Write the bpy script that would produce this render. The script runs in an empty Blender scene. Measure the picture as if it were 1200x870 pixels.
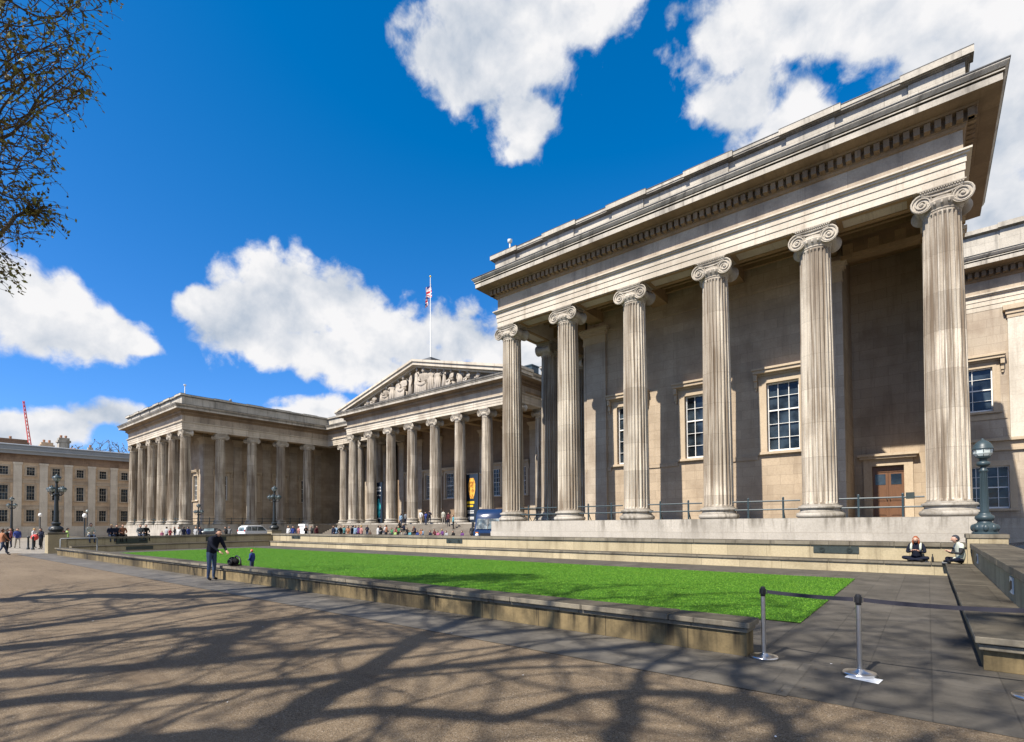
import bpy, bmesh, math, random
import numpy as np
from mathutils import Vector, Matrix
from math import sin, cos, pi, radians as rad, sqrt, atan2

random.seed(7)
scene = bpy.context.scene
col = scene.collection

# ------------------------------------------------------------------ objects
WLOC = {}          # world location of every object built here (all roots are unrotated while their parts are built)

def empty(name, loc, label, cat, group=None, rz=0.0):
    o = bpy.data.objects.new(name, None)
    o.empty_display_size = 0.5
    col.objects.link(o)
    o.location = loc
    o.rotation_euler = (0, 0, rz)
    WLOC[o] = Vector(loc)
    tag(o, label, cat, group)
    return o

def tag(o, label=None, cat=None, group=None, kind=None):
    if label: o['label'] = label
    if cat: o['category'] = cat
    if group: o['group'] = group
    if kind: o['kind'] = kind
    return o

class MB:
    """collects faces and links them as one mesh object"""
    def __init__(s):
        s.v = []; s.f = []; s.m = []; s.mi = 0
    def add(s, verts, faces):
        n = len(s.v)
        s.v.extend([tuple(p) for p in verts])
        s.f.extend([tuple(i + n for i in f) for f in faces])
        s.m.extend([s.mi] * len(faces))
    def box(s, x0, x1, y0, y1, z0, z1):
        x0, x1 = min(x0, x1), max(x0, x1); y0, y1 = min(y0, y1), max(y0, y1); z0, z1 = min(z0, z1), max(z0, z1)
        s.add([(x0,y0,z0),(x1,y0,z0),(x1,y1,z0),(x0,y1,z0),(x0,y0,z1),(x1,y0,z1),(x1,y1,z1),(x0,y1,z1)],
              [(3,2,1,0),(4,5,6,7),(0,1,5,4),(1,2,6,5),(2,3,7,6),(3,0,4,7)])
    def hexa(s, pts):
        s.add(pts, [(3,2,1,0),(4,5,6,7),(0,1,5,4),(1,2,6,5),(2,3,7,6),(3,0,4,7)])
    def quad(s, a, b, c, d):
        s.add([a, b, c, d], [(0, 1, 2, 3)])
    def lathe(s, prof, seg=24, c=(0, 0, 0), axis='z', cap=True):
        pts = []; n = len(prof)
        for r, h in prof:
            for k in range(seg):
                a = 2 * pi * k / seg
                if axis == 'z': pts.append((c[0] + r * cos(a), c[1] + r * sin(a), c[2] + h))
                elif axis == 'y': pts.append((c[0] + r * sin(a), c[1] + h, c[2] + r * cos(a)))
                else: pts.append((c[0] + h, c[1] + r * cos(a), c[2] + r * sin(a)))
        fs = [(i * seg + k, i * seg + (k + 1) % seg, (i + 1) * seg + (k + 1) % seg, (i + 1) * seg + k)
              for i in range(n - 1) for k in range(seg)]
        if cap:
            fs.append(tuple(range(seg - 1, -1, -1))); fs.append(tuple((n - 1) * seg + k for k in range(seg)))
        s.add(pts, fs)
    def tube(s, pts, rad_, sides=6, cap=True):
        pts = [Vector(p) for p in pts]; n = len(pts)
        if not hasattr(rad_, '__len__'): rad_ = [rad_] * n
        up = Vector((0, 0, 1)); out = []; u = None
        for i, p in enumerate(pts):
            t = (pts[min(i + 1, n - 1)] - pts[max(i - 1, 0)]).normalized()
            if u is None:
                u = t.cross(up)
                if u.length < 1e-3: u = t.cross(Vector((1, 0, 0)))
            u = (u - t * u.dot(t)).normalized(); w = t.cross(u)
            for k in range(sides):
                a = 2 * pi * k / sides
                out.append(p + (u * cos(a) + w * sin(a)) * rad_[i])
        fs = [(i * sides + k, i * sides + (k + 1) % sides, (i + 1) * sides + (k + 1) % sides, (i + 1) * sides + k)
              for i in range(n - 1) for k in range(sides)]
        if cap:
            fs.append(tuple(range(sides - 1, -1, -1))); fs.append(tuple((n - 1) * sides + k for k in range(sides)))
        s.add(out, fs)
    def sweep(s, path, prof, closed_prof=False, caps=True):
        """profile (outward, z) along a horizontal polyline; outward is the left of the direction"""
        P = [Vector((p[0], p[1])) for p in path]; n = len(P); m = len(prof)
        nrm = []
        for i in range(n - 1):
            d = (P[i + 1] - P[i]).normalized(); nrm.append(Vector((-d.y, d.x)))
        pts = []
        for i in range(n):
            if i == 0: o = nrm[0]
            elif i == n - 1: o = nrm[-1]
            else:
                a, b = nrm[i - 1], nrm[i]; o = (a + b) / (1 + a.dot(b))
            for e, z in prof: pts.append((P[i].x + o.x * e, P[i].y + o.y * e, z))
        fs = []
        k1 = m if closed_prof else m - 1
        for i in range(n - 1):
            for k in range(k1):
                fs.append((i * m + k, (i + 1) * m + k, (i + 1) * m + (k + 1) % m, i * m + (k + 1) % m))
        if caps:
            fs.append(tuple(range(m))); fs.append(tuple((n - 1) * m + k for k in range(m - 1, -1, -1)))
        s.add(pts, fs)
    def prism_xz(s, poly, y0, y1):
        n = len(poly)
        s.add([(x, y0, z) for x, z in poly] + [(x, y1, z) for x, z in poly],
              [tuple(range(n)), tuple(range(2 * n - 1, n - 1, -1))] + [(k, k + n, (k + 1) % n + n, (k + 1) % n) for k in range(n)])
    def blob(s, c, r, seg=10, rings=7):
        if not hasattr(r, '__len__'): r = (r, r, r)
        pts = []
        for i in range(rings + 1):
            t = pi * i / rings
            for k in range(seg):
                a = 2 * pi * k / seg
                rr = max(sin(t), .02)
                pts.append((c[0] + r[0] * rr * cos(a), c[1] + r[1] * rr * sin(a), c[2] - r[2] * cos(t)))
        fs = [(i * seg + k, i * seg + (k + 1) % seg, (i + 1) * seg + (k + 1) % seg, (i + 1) * seg + k) for i in range(rings) for k in range(seg)]
        s.add(pts, fs)
    def build(s, name, mats, parent=None, smooth=False, local=False, label=None, bevel=0, normals=False):
        if not isinstance(mats, (list, tuple)): mats = [mats]
        org = Vector((0, 0, 0)) if (parent is None or local) else WLOC[parent]
        me = bpy.data.meshes.new(name)
        me.from_pydata([(p[0] - org.x, p[1] - org.y, p[2] - org.z) for p in s.v], [], s.f)
        for m in mats: me.materials.append(m)
        me.polygons.foreach_set('material_index', s.m)
        if smooth is True: me.polygons.foreach_set('use_smooth', [True] * len(s.f))
        me.update()
        if normals:
            bm = bmesh.new(); bm.from_mesh(me); bmesh.ops.recalc_face_normals(bm, faces=bm.faces); bm.to_mesh(me); bm.free()
        if smooth and smooth is not True:
            me.polygons.foreach_set('use_smooth', [True] * len(s.f)); me.set_sharp_from_angle(angle=rad(smooth))
        o = bpy.data.objects.new(name, me); col.objects.link(o)
        if parent is not None: o.parent = parent
        WLOC[o] = org.copy()
        if label: o['label'] = label
        if bevel:
            b = o.modifiers.new('bevel', 'BEVEL'); b.width = bevel; b.segments = 2; b.limit_method = 'ANGLE'
        return o

def copy_tree(o, parent=None):
    c = o.copy(); col.objects.link(c); c.parent = parent
    for ch in list(o.children): copy_tree(ch, c)
    return c

# ------------------------------------------------------------------ materials
def new_mat(name):
    m = bpy.data.materials.new(name); m.use_nodes = True
    nt = m.node_tree; nt.nodes.clear()
    out = nt.nodes.new('ShaderNodeOutputMaterial'); p = nt.nodes.new('ShaderNodeBsdfPrincipled')
    nt.links.new(p.outputs[0], out.inputs[0])
    return m, nt, p

class G:
    """tiny node-graph helper"""
    def __init__(s, nt): s.nt = nt
    def n(s, t, **kw):
        nd = s.nt.nodes.new(t)
        for k, v in kw.items(): setattr(nd, k, v)
        return nd
    def set(s, sock, v):
        if isinstance(v, bpy.types.NodeSocket): s.nt.links.new(v, sock)
        elif v is not None: sock.default_value = v
    def math(s, op, a, b=None, c=None, clamp=False):
        nd = s.n('ShaderNodeMath', operation=op, use_clamp=clamp)
        s.set(nd.inputs[0], a); s.set(nd.inputs[1], b); s.set(nd.inputs[2], c); return nd.outputs[0]
    def vmath(s, op, a, b=None, scale=None):
        nd = s.n('ShaderNodeVectorMath', operation=op)
        s.set(nd.inputs[0], a); s.set(nd.inputs[1], b)
        if scale is not None: s.set(nd.inputs['Scale'], scale)
        return nd.outputs['Value'] if op in ('LENGTH', 'DOT_PRODUCT', 'DISTANCE') else nd.outputs[0]
    def sep(s, v):
        nd = s.n('ShaderNodeSeparateXYZ'); s.set(nd.inputs[0], v); return nd.outputs
    def comb(s, x, y, z):
        nd = s.n('ShaderNodeCombineXYZ'); s.set(nd.inputs[0], x); s.set(nd.inputs[1], y); s.set(nd.inputs[2], z); return nd.outputs[0]
    def noise(s, v, scale, detail=4, rough=.5, dist=0, dim='3D'):
        nd = s.n('ShaderNodeTexNoise', noise_dimensions=dim); s.set(nd.inputs['Vector'], v)
        nd.inputs['Scale'].default_value = scale; nd.inputs['Detail'].default_value = detail
        nd.inputs['Roughness'].default_value = rough; nd.inputs['Distortion'].default_value = dist
        return nd.outputs['Fac']
    def ramp(s, f, lo, hi, a=0.0, b=1.0, smooth=True):
        nd = s.n('ShaderNodeMapRange', interpolation_type='SMOOTHSTEP' if smooth else 'LINEAR')
        s.set(nd.inputs[0], f)
        for i, v in zip((1, 2, 3, 4), (lo, hi, a, b)): s.set(nd.inputs[i], v)
        return nd.outputs[0]
    def mix(s, f, a, b, blend='MIX'):
        nd = s.n('ShaderNodeMix', data_type='RGBA', blend_type=blend)
        s.set(nd.inputs['Factor'], f)
        for i, v in ((6, a), (7, b)):
            s.set(nd.inputs[i], v if isinstance(v, bpy.types.NodeSocket) else (*v, 1.0))
        return nd.outputs[2]
    def bump(s, h, strength=.3, dist=.02):
        nd = s.n('ShaderNodeBump'); s.set(nd.inputs['Height'], h)
        nd.inputs['Strength'].default_value = strength; nd.inputs['Distance'].default_value = dist; return nd.outputs[0]

def pos_uv(g):
    """world position and a (u, v) that runs along a wall and up it, or over a flat top"""
    geo = g.n('ShaderNodeNewGeometry'); p = geo.outputs['Position']
    x, y, z = g.sep(p); nz = g.math('ABSOLUTE', g.sep(geo.outputs['True Normal'])[2])
    flat = g.math('GREATER_THAN', nz, .7); wall = g.math('SUBTRACT', 1.0, flat)
    u = g.math('ADD', x, g.math('MULTIPLY', y, wall))
    v = g.math('ADD', g.math('MULTIPLY', z, wall), g.math('MULTIPLY', y, flat))
    return p, u, v, (x, y, z), flat

def mul(c, k): return tuple(a * k for a in c)

def stone(name, base, dark, block=(1.2, .5), var=.12, streak=.45, grime=.35, mortar=.008, rough=.85, bump=.25, topdark=0.0, phase=0.0, drip=None, ufreq=2.6):
    m, nt, p = new_mat(name); g = G(nt)
    P, u, v, (x, y, z), flat = pos_uv(g)
    uv = g.comb(g.math('ADD', u, phase), v, 0.0)
    br = g.n('ShaderNodeTexBrick', offset=.5); g.set(br.inputs['Vector'], uv)
    for k, val in (('Scale', 1.0), ('Mortar Size', mortar), ('Mortar Smooth', .3), ('Bias', 0.0), ('Brick Width', block[0]), ('Row Height', block[1])):
        br.inputs[k].default_value = val
    br.inputs['Color1'].default_value = (*mul(base, 1 + var), 1); br.inputs['Color2'].default_value = (*mul(base, 1 - var), 1)
    br.inputs['Mortar'].default_value = (*mul(base, .5), 1)
    c = br.outputs['Color']
    big = g.noise(P, .45, 4, .6)
    c = g.mix(g.ramp(big, .42, .72, 0, grime), c, dark)
    st = g.noise(g.comb(g.math('MULTIPLY', u, ufreq), g.math('MULTIPLY', v, .22), g.math('MULTIPLY', y, .1)), 1.0, 5, .65)
    sf = g.ramp(st, .46 if drip else .5, .66 if drip else .74, 0, streak)
    if drip: sf = g.math('MULTIPLY', sf, g.ramp(g.math('ADD', z, g.math('MULTIPLY', big, .5)), drip[0] + .25, drip[1] + .25, .25, 1))
    c = g.mix(sf, c, dark)
    fine = g.noise(P, 14, 5, .7)
    c = g.mix(g.ramp(fine, .3, .75, 0, .32), c, mul(dark, .9))
    if topdark:
        c = g.mix(g.math('MULTIPLY', flat, g.ramp(g.noise(P, 1.1, 5, .7), .3, .6, topdark * .6, topdark)), c, mul(dark, .55))
    g.set(p.inputs['Base Color'], c); p.inputs['Roughness'].default_value = rough
    p.inputs['Specular IOR Level'].default_value = .25
    h = g.math('ADD', g.math('MULTIPLY', br.outputs['Fac'], -1.0), g.math('MULTIPLY', fine, .6))
    g.set(p.inputs['Normal'], g.bump(h, bump, .02))
    return m

def plain(name, c, rough=.5, metal=0.0, var=.15, scale=6.0, spec=.4, bump=0):
    m, nt, p = new_mat(name); g = G(nt)
    geo = g.n('ShaderNodeTexCoord')
    nz = g.noise(geo.outputs['Object'], scale, 4, .6)
    g.set(p.inputs['Base Color'], g.mix(nz, mul(c, 1 - var), mul(c, 1 + var)))
    p.inputs['Roughness'].default_value = rough; p.inputs['Metallic'].default_value = metal
    p.inputs['Specular IOR Level'].default_value = spec
    if bump: g.set(p.inputs['Normal'], g.bump(nz, bump, .02))
    return m

M = {}
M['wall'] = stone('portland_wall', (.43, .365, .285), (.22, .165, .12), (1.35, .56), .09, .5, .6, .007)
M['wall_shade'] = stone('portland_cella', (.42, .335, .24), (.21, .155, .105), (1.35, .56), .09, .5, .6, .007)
M['wall_deep_shade'] = stone('deep_shade_cella', (.25, .175, .115), (.13, .09, .06), (1.35, .56), .08, .4, .5, .006)  # darker copy of the cella stone, the portico's shade put into its colour
M['entab'] = stone('portland_entablature', (.555, .495, .405), (.24, .195, .145), (2.6, 4.0), .10, .6, .45, .006, phase=.6)
M['cornice'] = stone('portland_cornice', (.45, .41, .345), (.085, .075, .065), (1.6, 4.0), .12, .75, .6, .008, topdark=.8)
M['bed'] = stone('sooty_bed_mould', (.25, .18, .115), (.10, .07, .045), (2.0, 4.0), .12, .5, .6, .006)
M['frieze'] = stone('portland_weathered', (.42, .35, .265), (.14, .11, .085), (2.0, 4.0), .12, .65, .6, .006)
M['plinth'] = stone('pale_plinth', (.445, .405, .345), (.17, .15, .12), (2.1, .66), .07, .95, .3, .006, topdark=.5, drip=(1.2, 1.95), ufreq=1.7)
M['trim'] = stone('stone_trim', (.48, .39, .28), (.26, .19, .125), (3.0, 3.0), .05, .3, .3, .002)
M['capital'] = stone('carved_stone', (.47, .42, .345), (.12, .095, .075), (9.0, 9.0), .03, .45, .6, .001)
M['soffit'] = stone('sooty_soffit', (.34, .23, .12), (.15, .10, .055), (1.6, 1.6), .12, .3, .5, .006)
M['court'] = stone('court_stone', (.43, .36, .23), (.16, .125, .075), (1.55, 3.0), .13, .6, .45, .009, topdark=.75)
M['low_wall'] = stone('mossy_wall_stone', (.215, .16, .08), (.03, .024, .015), (1.35, 3.0), .2, 1.0, .9, .012, topdark=.85, drip=(-.05, .26), ufreq=4.2)
M['coping'] = stone('coping_stone', (.205, .18, .135), (.06, .05, .037), (1.9, 3.0), .14, .7, .7, .012, topdark=.8)
M['res_wall'] = stone('residence_wall', (.52, .40, .28), (.32, .23, .155), (1.1, .5), .12, .35, .4)
M['res_trim'] = stone('residence_pilaster', (.58, .53, .45), (.24, .20, .155), (2.4, .9), .06, .35, .3, .004)
M['res_frieze'] = stone('residence_frieze', (.26, .185, .13), (.09, .058, .042), (1.4, 3.0), .15, .5, .7, .006)
M['steps'] = stone('step_stone', (.20, .175, .14), (.10, .082, .065), (1.8, 5.0), .1, .3, .5, .006)
M['statue'] = stone('statue_stone', (.42, .37, .31), (.13, .105, .08), (9, 9), .03, .3, .5, .001)

def column_stone(name, base, dark):
    m, nt, p = new_mat(name); g = G(nt)
    geo = g.n('ShaderNodeNewGeometry'); P = geo.outputs['Position']; x, y, z = g.sep(P)
    br = g.n('ShaderNodeTexBrick', offset=0.0)
    g.set(br.inputs['Vector'], g.comb(g.math('ADD', g.math('ADD', x, y), 200.0), g.math('ADD', z, g.math('MULTIPLY', g.noise(g.math('MULTIPLY', x, 1.0), .02, 0, 0), .01)), 0.0))
    for k, val in (('Scale', 1.0), ('Mortar Size', .009), ('Mortar Smooth', .4), ('Brick Width', 4.69), ('Row Height', 1.62)):
        br.inputs[k].default_value = val
    br.inputs['Color1'].default_value = (*mul(base, 1.12), 1); br.inputs['Color2'].default_value = (*mul(base, .8), 1)
    br.inputs['Mortar'].default_value = (*mul(base, .55), 1)
    c = br.outputs['Color']
    st = g.noise(g.vmath('MULTIPLY', P, (5.5, 5.5, .16)), 1.0, 5, .65)
    c = g.mix(g.ramp(st, .46, .64, 0, .8), c, dark)
    side = g.noise(g.vmath('MULTIPLY', P, (1.15, 1.15, .07)), 1.0, 3, .5)
    c = g.mix(g.ramp(side, .46, .58, 0, .5), c, dark)
    big = g.noise(g.vmath('MULTIPLY', P, (1, 1, .5)), .7, 4, .6)
    c = g.mix(g.ramp(big, .42, .7, 0, .4), c, dark)
    fine = g.noise(P, 22, 5, .7)
    c = g.mix(g.ramp(fine, .35, .75, 0, .3), c, mul(dark, .7))
    g.set(p.inputs['Base Color'], c); p.inputs['Roughness'].default_value = .85; p.inputs['Specular IOR Level'].default_value = .2
    g.set(p.inputs['Normal'], g.bump(g.math('ADD', fine, g.math('MULTIPLY', br.outputs['Fac'], -.8)), .3, .015))
    return m
M['column'] = column_stone('fluted_stone', (.575, .515, .425), (.13, .092, .06))

def gravel():
    m, nt, p = new_mat('bound_gravel'); g = G(nt)
    P = g.n('ShaderNodeNewGeometry').outputs['Position']
    vo = g.n('ShaderNodeTexVoronoi', feature='F1'); g.set(vo.inputs['Vector'], P); vo.inputs['Scale'].default_value = 120
    sc = g.sep(vo.outputs['Color'])[0]
    c = g.mix(g.ramp(sc, .0, 1.0, 0, 1, False), (.085, .058, .034), (.215, .165, .11))
    c = g.mix(g.ramp(g.sep(vo.outputs['Color'])[1], .86, .97, 0, .8), c, (.32, .275, .22))
    c = g.mix(g.ramp(g.sep(vo.outputs['Color'])[2], .84, .95, 0, .8), c, (.035, .027, .02))
    mid = g.noise(P, 2.2, 6, .7); big = g.noise(g.vmath('MULTIPLY', P, (.35, .9, 1)), .5, 5, .6)
    c = g.mix(g.ramp(mid, .35, .7, 0, .35), c, (.095, .07, .046))
    c = g.mix(g.ramp(big, .4, .7, 0, .4), c, (.24, .185, .125))
    st = g.noise(g.vmath('MULTIPLY', P, (.22, 1.6, 1)), 1.0, 6, .7, .6); c = g.mix(g.ramp(st, .52, .68, 0, .5), c, (.075, .052, .034))
    sp = g.n('ShaderNodeTexVoronoi'); g.set(sp.inputs['Vector'], P); sp.inputs['Scale'].default_value = 1.1
    c = g.mix(g.ramp(sp.outputs['Distance'], .02, .05, .55, 0), c, (.05, .04, .03))
    g.set(p.inputs['Base Color'], c); p.inputs['Roughness'].default_value = .9; p.inputs['Specular IOR Level'].default_value = .2
    g.set(p.inputs['Normal'], g.bump(g.math('ADD', vo.outputs['Distance'], g.math('MULTIPLY', mid, .5)), .5, .012))
    return m
M['gravel'] = gravel()

def flags(name, base, size, var=.16, rot=0.0):
    m, nt, p = new_mat(name); g = G(nt)
    P = g.n('ShaderNodeNewGeometry').outputs['Position']; x, y, z = g.sep(P)
    br = g.n('ShaderNodeTexBrick', offset=.37, offset_frequency=2, squash=.75, squash_frequency=3)
    g.set(br.inputs['Vector'], g.comb(x, y, 0.0) if not rot else g.comb(y, x, 0.0))
    for k, val in (('Scale', 1.0), ('Mortar Size', .009), ('Mortar Smooth', .2), ('Brick Width', size[0]), ('Row Height', size[1])):
        br.inputs[k].default_value = val
    br.inputs['Color1'].default_value = (*mul(base, 1 + var), 1); br.inputs['Color2'].default_value = (*mul(base, 1 - var), 1)
    br.inputs['Mortar'].default_value = (*mul(base, .58), 1)
    mid = g.noise(P, 1.6, 6, .7); fine = g.noise(P, 45, 3, .7)
    c = g.mix(g.ramp(mid, .38, .66, 0, .75), br.outputs['Color'], mul(base, .5))
    c = g.mix(g.ramp(g.noise(P, .5, 5, .7), .5, .68, 0, .6), c, mul(base, 1.5))
    c = g.mix(g.ramp(fine, .4, .75, 0, .3), c, mul(base, 1.3))
    vo = g.n('ShaderNodeTexVoronoi'); g.set(vo.inputs['Vector'], P); vo.inputs['Scale'].default_value = 2.3
    c = g.mix(g.ramp(vo.outputs['Distance'], .035, .055, .55, 0), c, mul(base, .4))
    g.set(p.inputs['Base Color'], c); p.inputs['Roughness'].default_value = .72; p.inputs['Specular IOR Level'].default_value = .35
    g.set(p.inputs['Normal'], g.bump(g.math('ADD', g.math('MULTIPLY', br.outputs['Fac'], -1.0), g.math('MULTIPLY', fine, .25)), .4, .012))
    return m
M['flags'] = flags('york_stone_flags', (.075, .067, .056), (1.05, .62), rot=1)
M['flag_strip'] = flags('york_stone_strip', (.105, .094, .078), (.95, .72))
M['far_paving'] = flags('pale_paving', (.25, .22, .175), (1.2, .8))

def lawn():
    m, nt, p = new_mat('lawn_soil'); g = G(nt)
    P = g.n('ShaderNodeNewGeometry').outputs['Position']
    a = g.noise(P, 60, 4, .7); b = g.noise(P, .9, 5, .65)
    c = g.mix(a, (.02, .07, .004), (.07, .20, .012)); c = g.mix(g.ramp(b, .35, .7, 0, .55), c, (.055, .17, .012))
    g.set(p.inputs['Base Color'], c); p.inputs['Roughness'].default_value = .8; p.inputs['Specular IOR Level'].default_value = .15
    g.set(p.inputs['Normal'], g.bump(a, .9, .04))
    return m
M['lawn'] = lawn()
def blade():
    m, nt, p = new_mat('grass_blade'); g = G(nt)
    P = g.n('ShaderNodeNewGeometry').outputs['Position']
    a = g.noise(P, 30, 3, .7); b = g.noise(P, .8, 5, .65)
    c = g.mix(a, (.095, .205, .016), (.135, .265, .024)); c = g.mix(g.ramp(b, .38, .7, 0, .6), c, (.115, .25, .018))
    c = g.mix(g.ramp(g.noise(P, 2.2, 6, .75), .58, .75, 0, .55), c, (.20, .25, .04))
    g.set(p.inputs['Base Color'], c); p.inputs['Roughness'].default_value = .6; p.inputs['Specular IOR Level'].default_value = .2
    return m
M['blade'] = blade()

M['bronze'] = plain('dark_bronze', (.045, .055, .05), .45, .3, .5, 9)
M['iron'] = plain('blue_grey_iron', (.03, .048, .056), .42, .0, .25, 8)
M['black_iron'] = plain('black_iron', (.018, .022, .024), .4, .0, .3, 8)
M['white_paint'] = plain('white_paint', (.74, .73, .70), .45, 0, .06, 4)
M['red_paint'] = plain('red_paint', (.55, .05, .04), .5, 0, .1, 2)
M['wood'] = None
M['steel'] = plain('brushed_steel', (.62, .62, .63), .28, 1.0, .12, 20)
M['black_plastic'] = plain('black_plastic', (.016, .016, .018), .45, 0, .2, 6)
M['belt'] = plain('black_webbing', (.022, .021, .032), .7, 0, .2, 30)
M['paper'] = plain('white_paper', (.78, .78, .76), .7, 0, .04, 4)
M['lead'] = plain('lead_roof', (.22, .235, .25), .55, .0, .2, 1.2)
M['roof_dark'] = plain('dark_roof', (.09, .095, .10), .6, .0, .25, 1.2)
M['brick'] = stone('brown_brick', (.24, .15, .10), (.10, .07, .05), (.24, .08), .2, .3, .4, .012)
M['pot'] = plain('clay_pot', (.33, .17, .10), .8, 0, .2, 5)
M['car_white'] = plain('white_car_paint', (.66, .69, .72), .22, 0, .03, 2, .6)
M['car_black'] = plain('black_car_paint', (.012, .013, .016), .2, 0, .05, 2, .6)
M['van_blue'] = plain('dark_blue_paint', (.010, .026, .075), .22, 0, .1, 2, .6)
M['rubber'] = plain('tyre_rubber', (.012, .012, .012), .85, 0, .2, 10)
M['lamp_white'] = plain('lamp_lens', (.7, .7, .68), .12, 0, .05, 6, .7)
M['lamp_amber'] = plain('amber_lens', (.7, .22, .03), .2, 0, .05, 6, .7)
M['lamp_red'] = plain('red_lens', (.45, .02, .02), .2, 0, .05, 6, .7)
M['plate'] = plain('number_plate', (.6, .6, .55), .4, 0, .05, 6)

def glass(name, c, rough=.06, spec=.42):
    m, nt, p = new_mat(name); g = G(nt)
    tc = g.n('ShaderNodeNewGeometry').outputs['Position']
    nz = g.noise(tc, .9, 3, .6)
    g.set(p.inputs['Base Color'], g.mix(g.ramp(nz, .35, .7), mul(c, .4), mul(c, 2.2)))
    g.set(p.inputs['Roughness'], g.ramp(g.noise(tc, 3.1, 4, .7), .3, .7, rough * .5, rough * 3)); p.inputs['Specular IOR Level'].default_value = spec
    g.set(p.inputs['Normal'], g.bump(g.noise(tc, 2.6, 3, .5), .12, .05))
    return m
M['glass'] = glass('window_glass', (.018, .026, .034))
M['car_glass'] = glass('car_glass', (.09, .12, .13), .08, .8)
M['lamp_glass'] = glass('lantern_glass', (.28, .31, .30), .12, .6)

def wood():
    m, nt, p = new_mat('varnished_oak'); g = G(nt)
    P = g.n('ShaderNodeNewGeometry').outputs['Position']
    n = g.noise(g.vmath('MULTIPLY', P, (9, 9, .7)), 2.0, 5, .6)
    g.set(p.inputs['Base Color'], g.mix(n, (.075, .034, .016), (.19, .09, .04))); p.inputs['Roughness'].default_value = .45
    return m
M['wood'] = wood()
def bark():
    m, nt, p = new_mat('plane_bark'); g = G(nt)
    P = g.n('ShaderNodeNewGeometry').outputs['Position']
    n = g.noise(g.vmath('MULTIPLY', P, (1, 1, .5)), 4.5, 4, .6)
    c = g.mix(g.ramp(n, .42, .58), (.045, .036, .028), (.15, .125, .09))
    g.set(p.inputs['Base Color'], c); p.inputs['Roughness'].default_value = .9
    g.set(p.inputs['Normal'], g.bump(n, .4, .03))
    return m
M['bark'] = bark()
M['twig'] = plain('twig_bark', (.085, .06, .04), .9, 0, .4, 3)
def leafm(name, a, b):
    m, nt, p = new_mat(name); g = G(nt)
    P = g.n('ShaderNodeNewGeometry').outputs['Position']
    n = g.noise(P, 3.5, 2, .6)
    g.set(p.inputs['Base Color'], g.mix(g.ramp(n, .35, .65), a, b)); p.inputs['Roughness'].default_value = .6
    return m
M['leaf'] = leafm('young_leaf', (.17, .115, .02), (.20, .22, .035))
M['leading'] = plain('dark_lead_flashing', (.03, .03, .032), .6, 0, .3, 2)
M['seed'] = plain('seed_ball', (.035, .022, .014), .9, 0, .2, 8)
M['skin'] = plain('skin', (.46, .27, .19), .55, 0, .08, 5)
M['eye'] = plain('eye', (.03, .02, .015), .3, 0, .05, 5)

# ------------------------------------------------------------------ camera, light, sky
cam = bpy.data.cameras.new('camera'); camo = bpy.data.objects.new('camera', cam); col.objects.link(camo)
CR = Vector((.7794, .6265, -.0072)).normalized(); CF = Vector((-.6262, .7793, .0229)).normalized()
CU = CR.cross(CF).normalized(); CF = CU.cross(CR)
camo.matrix_world = Matrix(((CR.x, CU.x, -CF.x, 0), (CR.y, CU.y, -CF.y, 0), (CR.z, CU.z, -CF.z, 1.85), (0, 0, 0, 1)))
cam.sensor_width = 36; cam.lens = 603.57 / 1200 * 36
cam.shift_x = -2.1 / 1200; cam.shift_y = (599.62 - 435) / 1200
cam.clip_start = .05; cam.clip_end = 5000
scene.camera = camo

SUN_EL, SUN_AZ = rad(48.7), rad(8.2)          # elevation, and degrees west of south
sd = Vector((-sin(SUN_AZ) * cos(SUN_EL), -cos(SUN_AZ) * cos(SUN_EL), sin(SUN_EL)))
L = bpy.data.lights.new('sun', 'SUN'); L.energy = 5.0; L.angle = rad(.53); L.color = (1, .93, .82)
lo = bpy.data.objects.new('sun', L); col.objects.link(lo)
lo.rotation_euler = sd.to_track_quat('Z', 'Y').to_euler()

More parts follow.
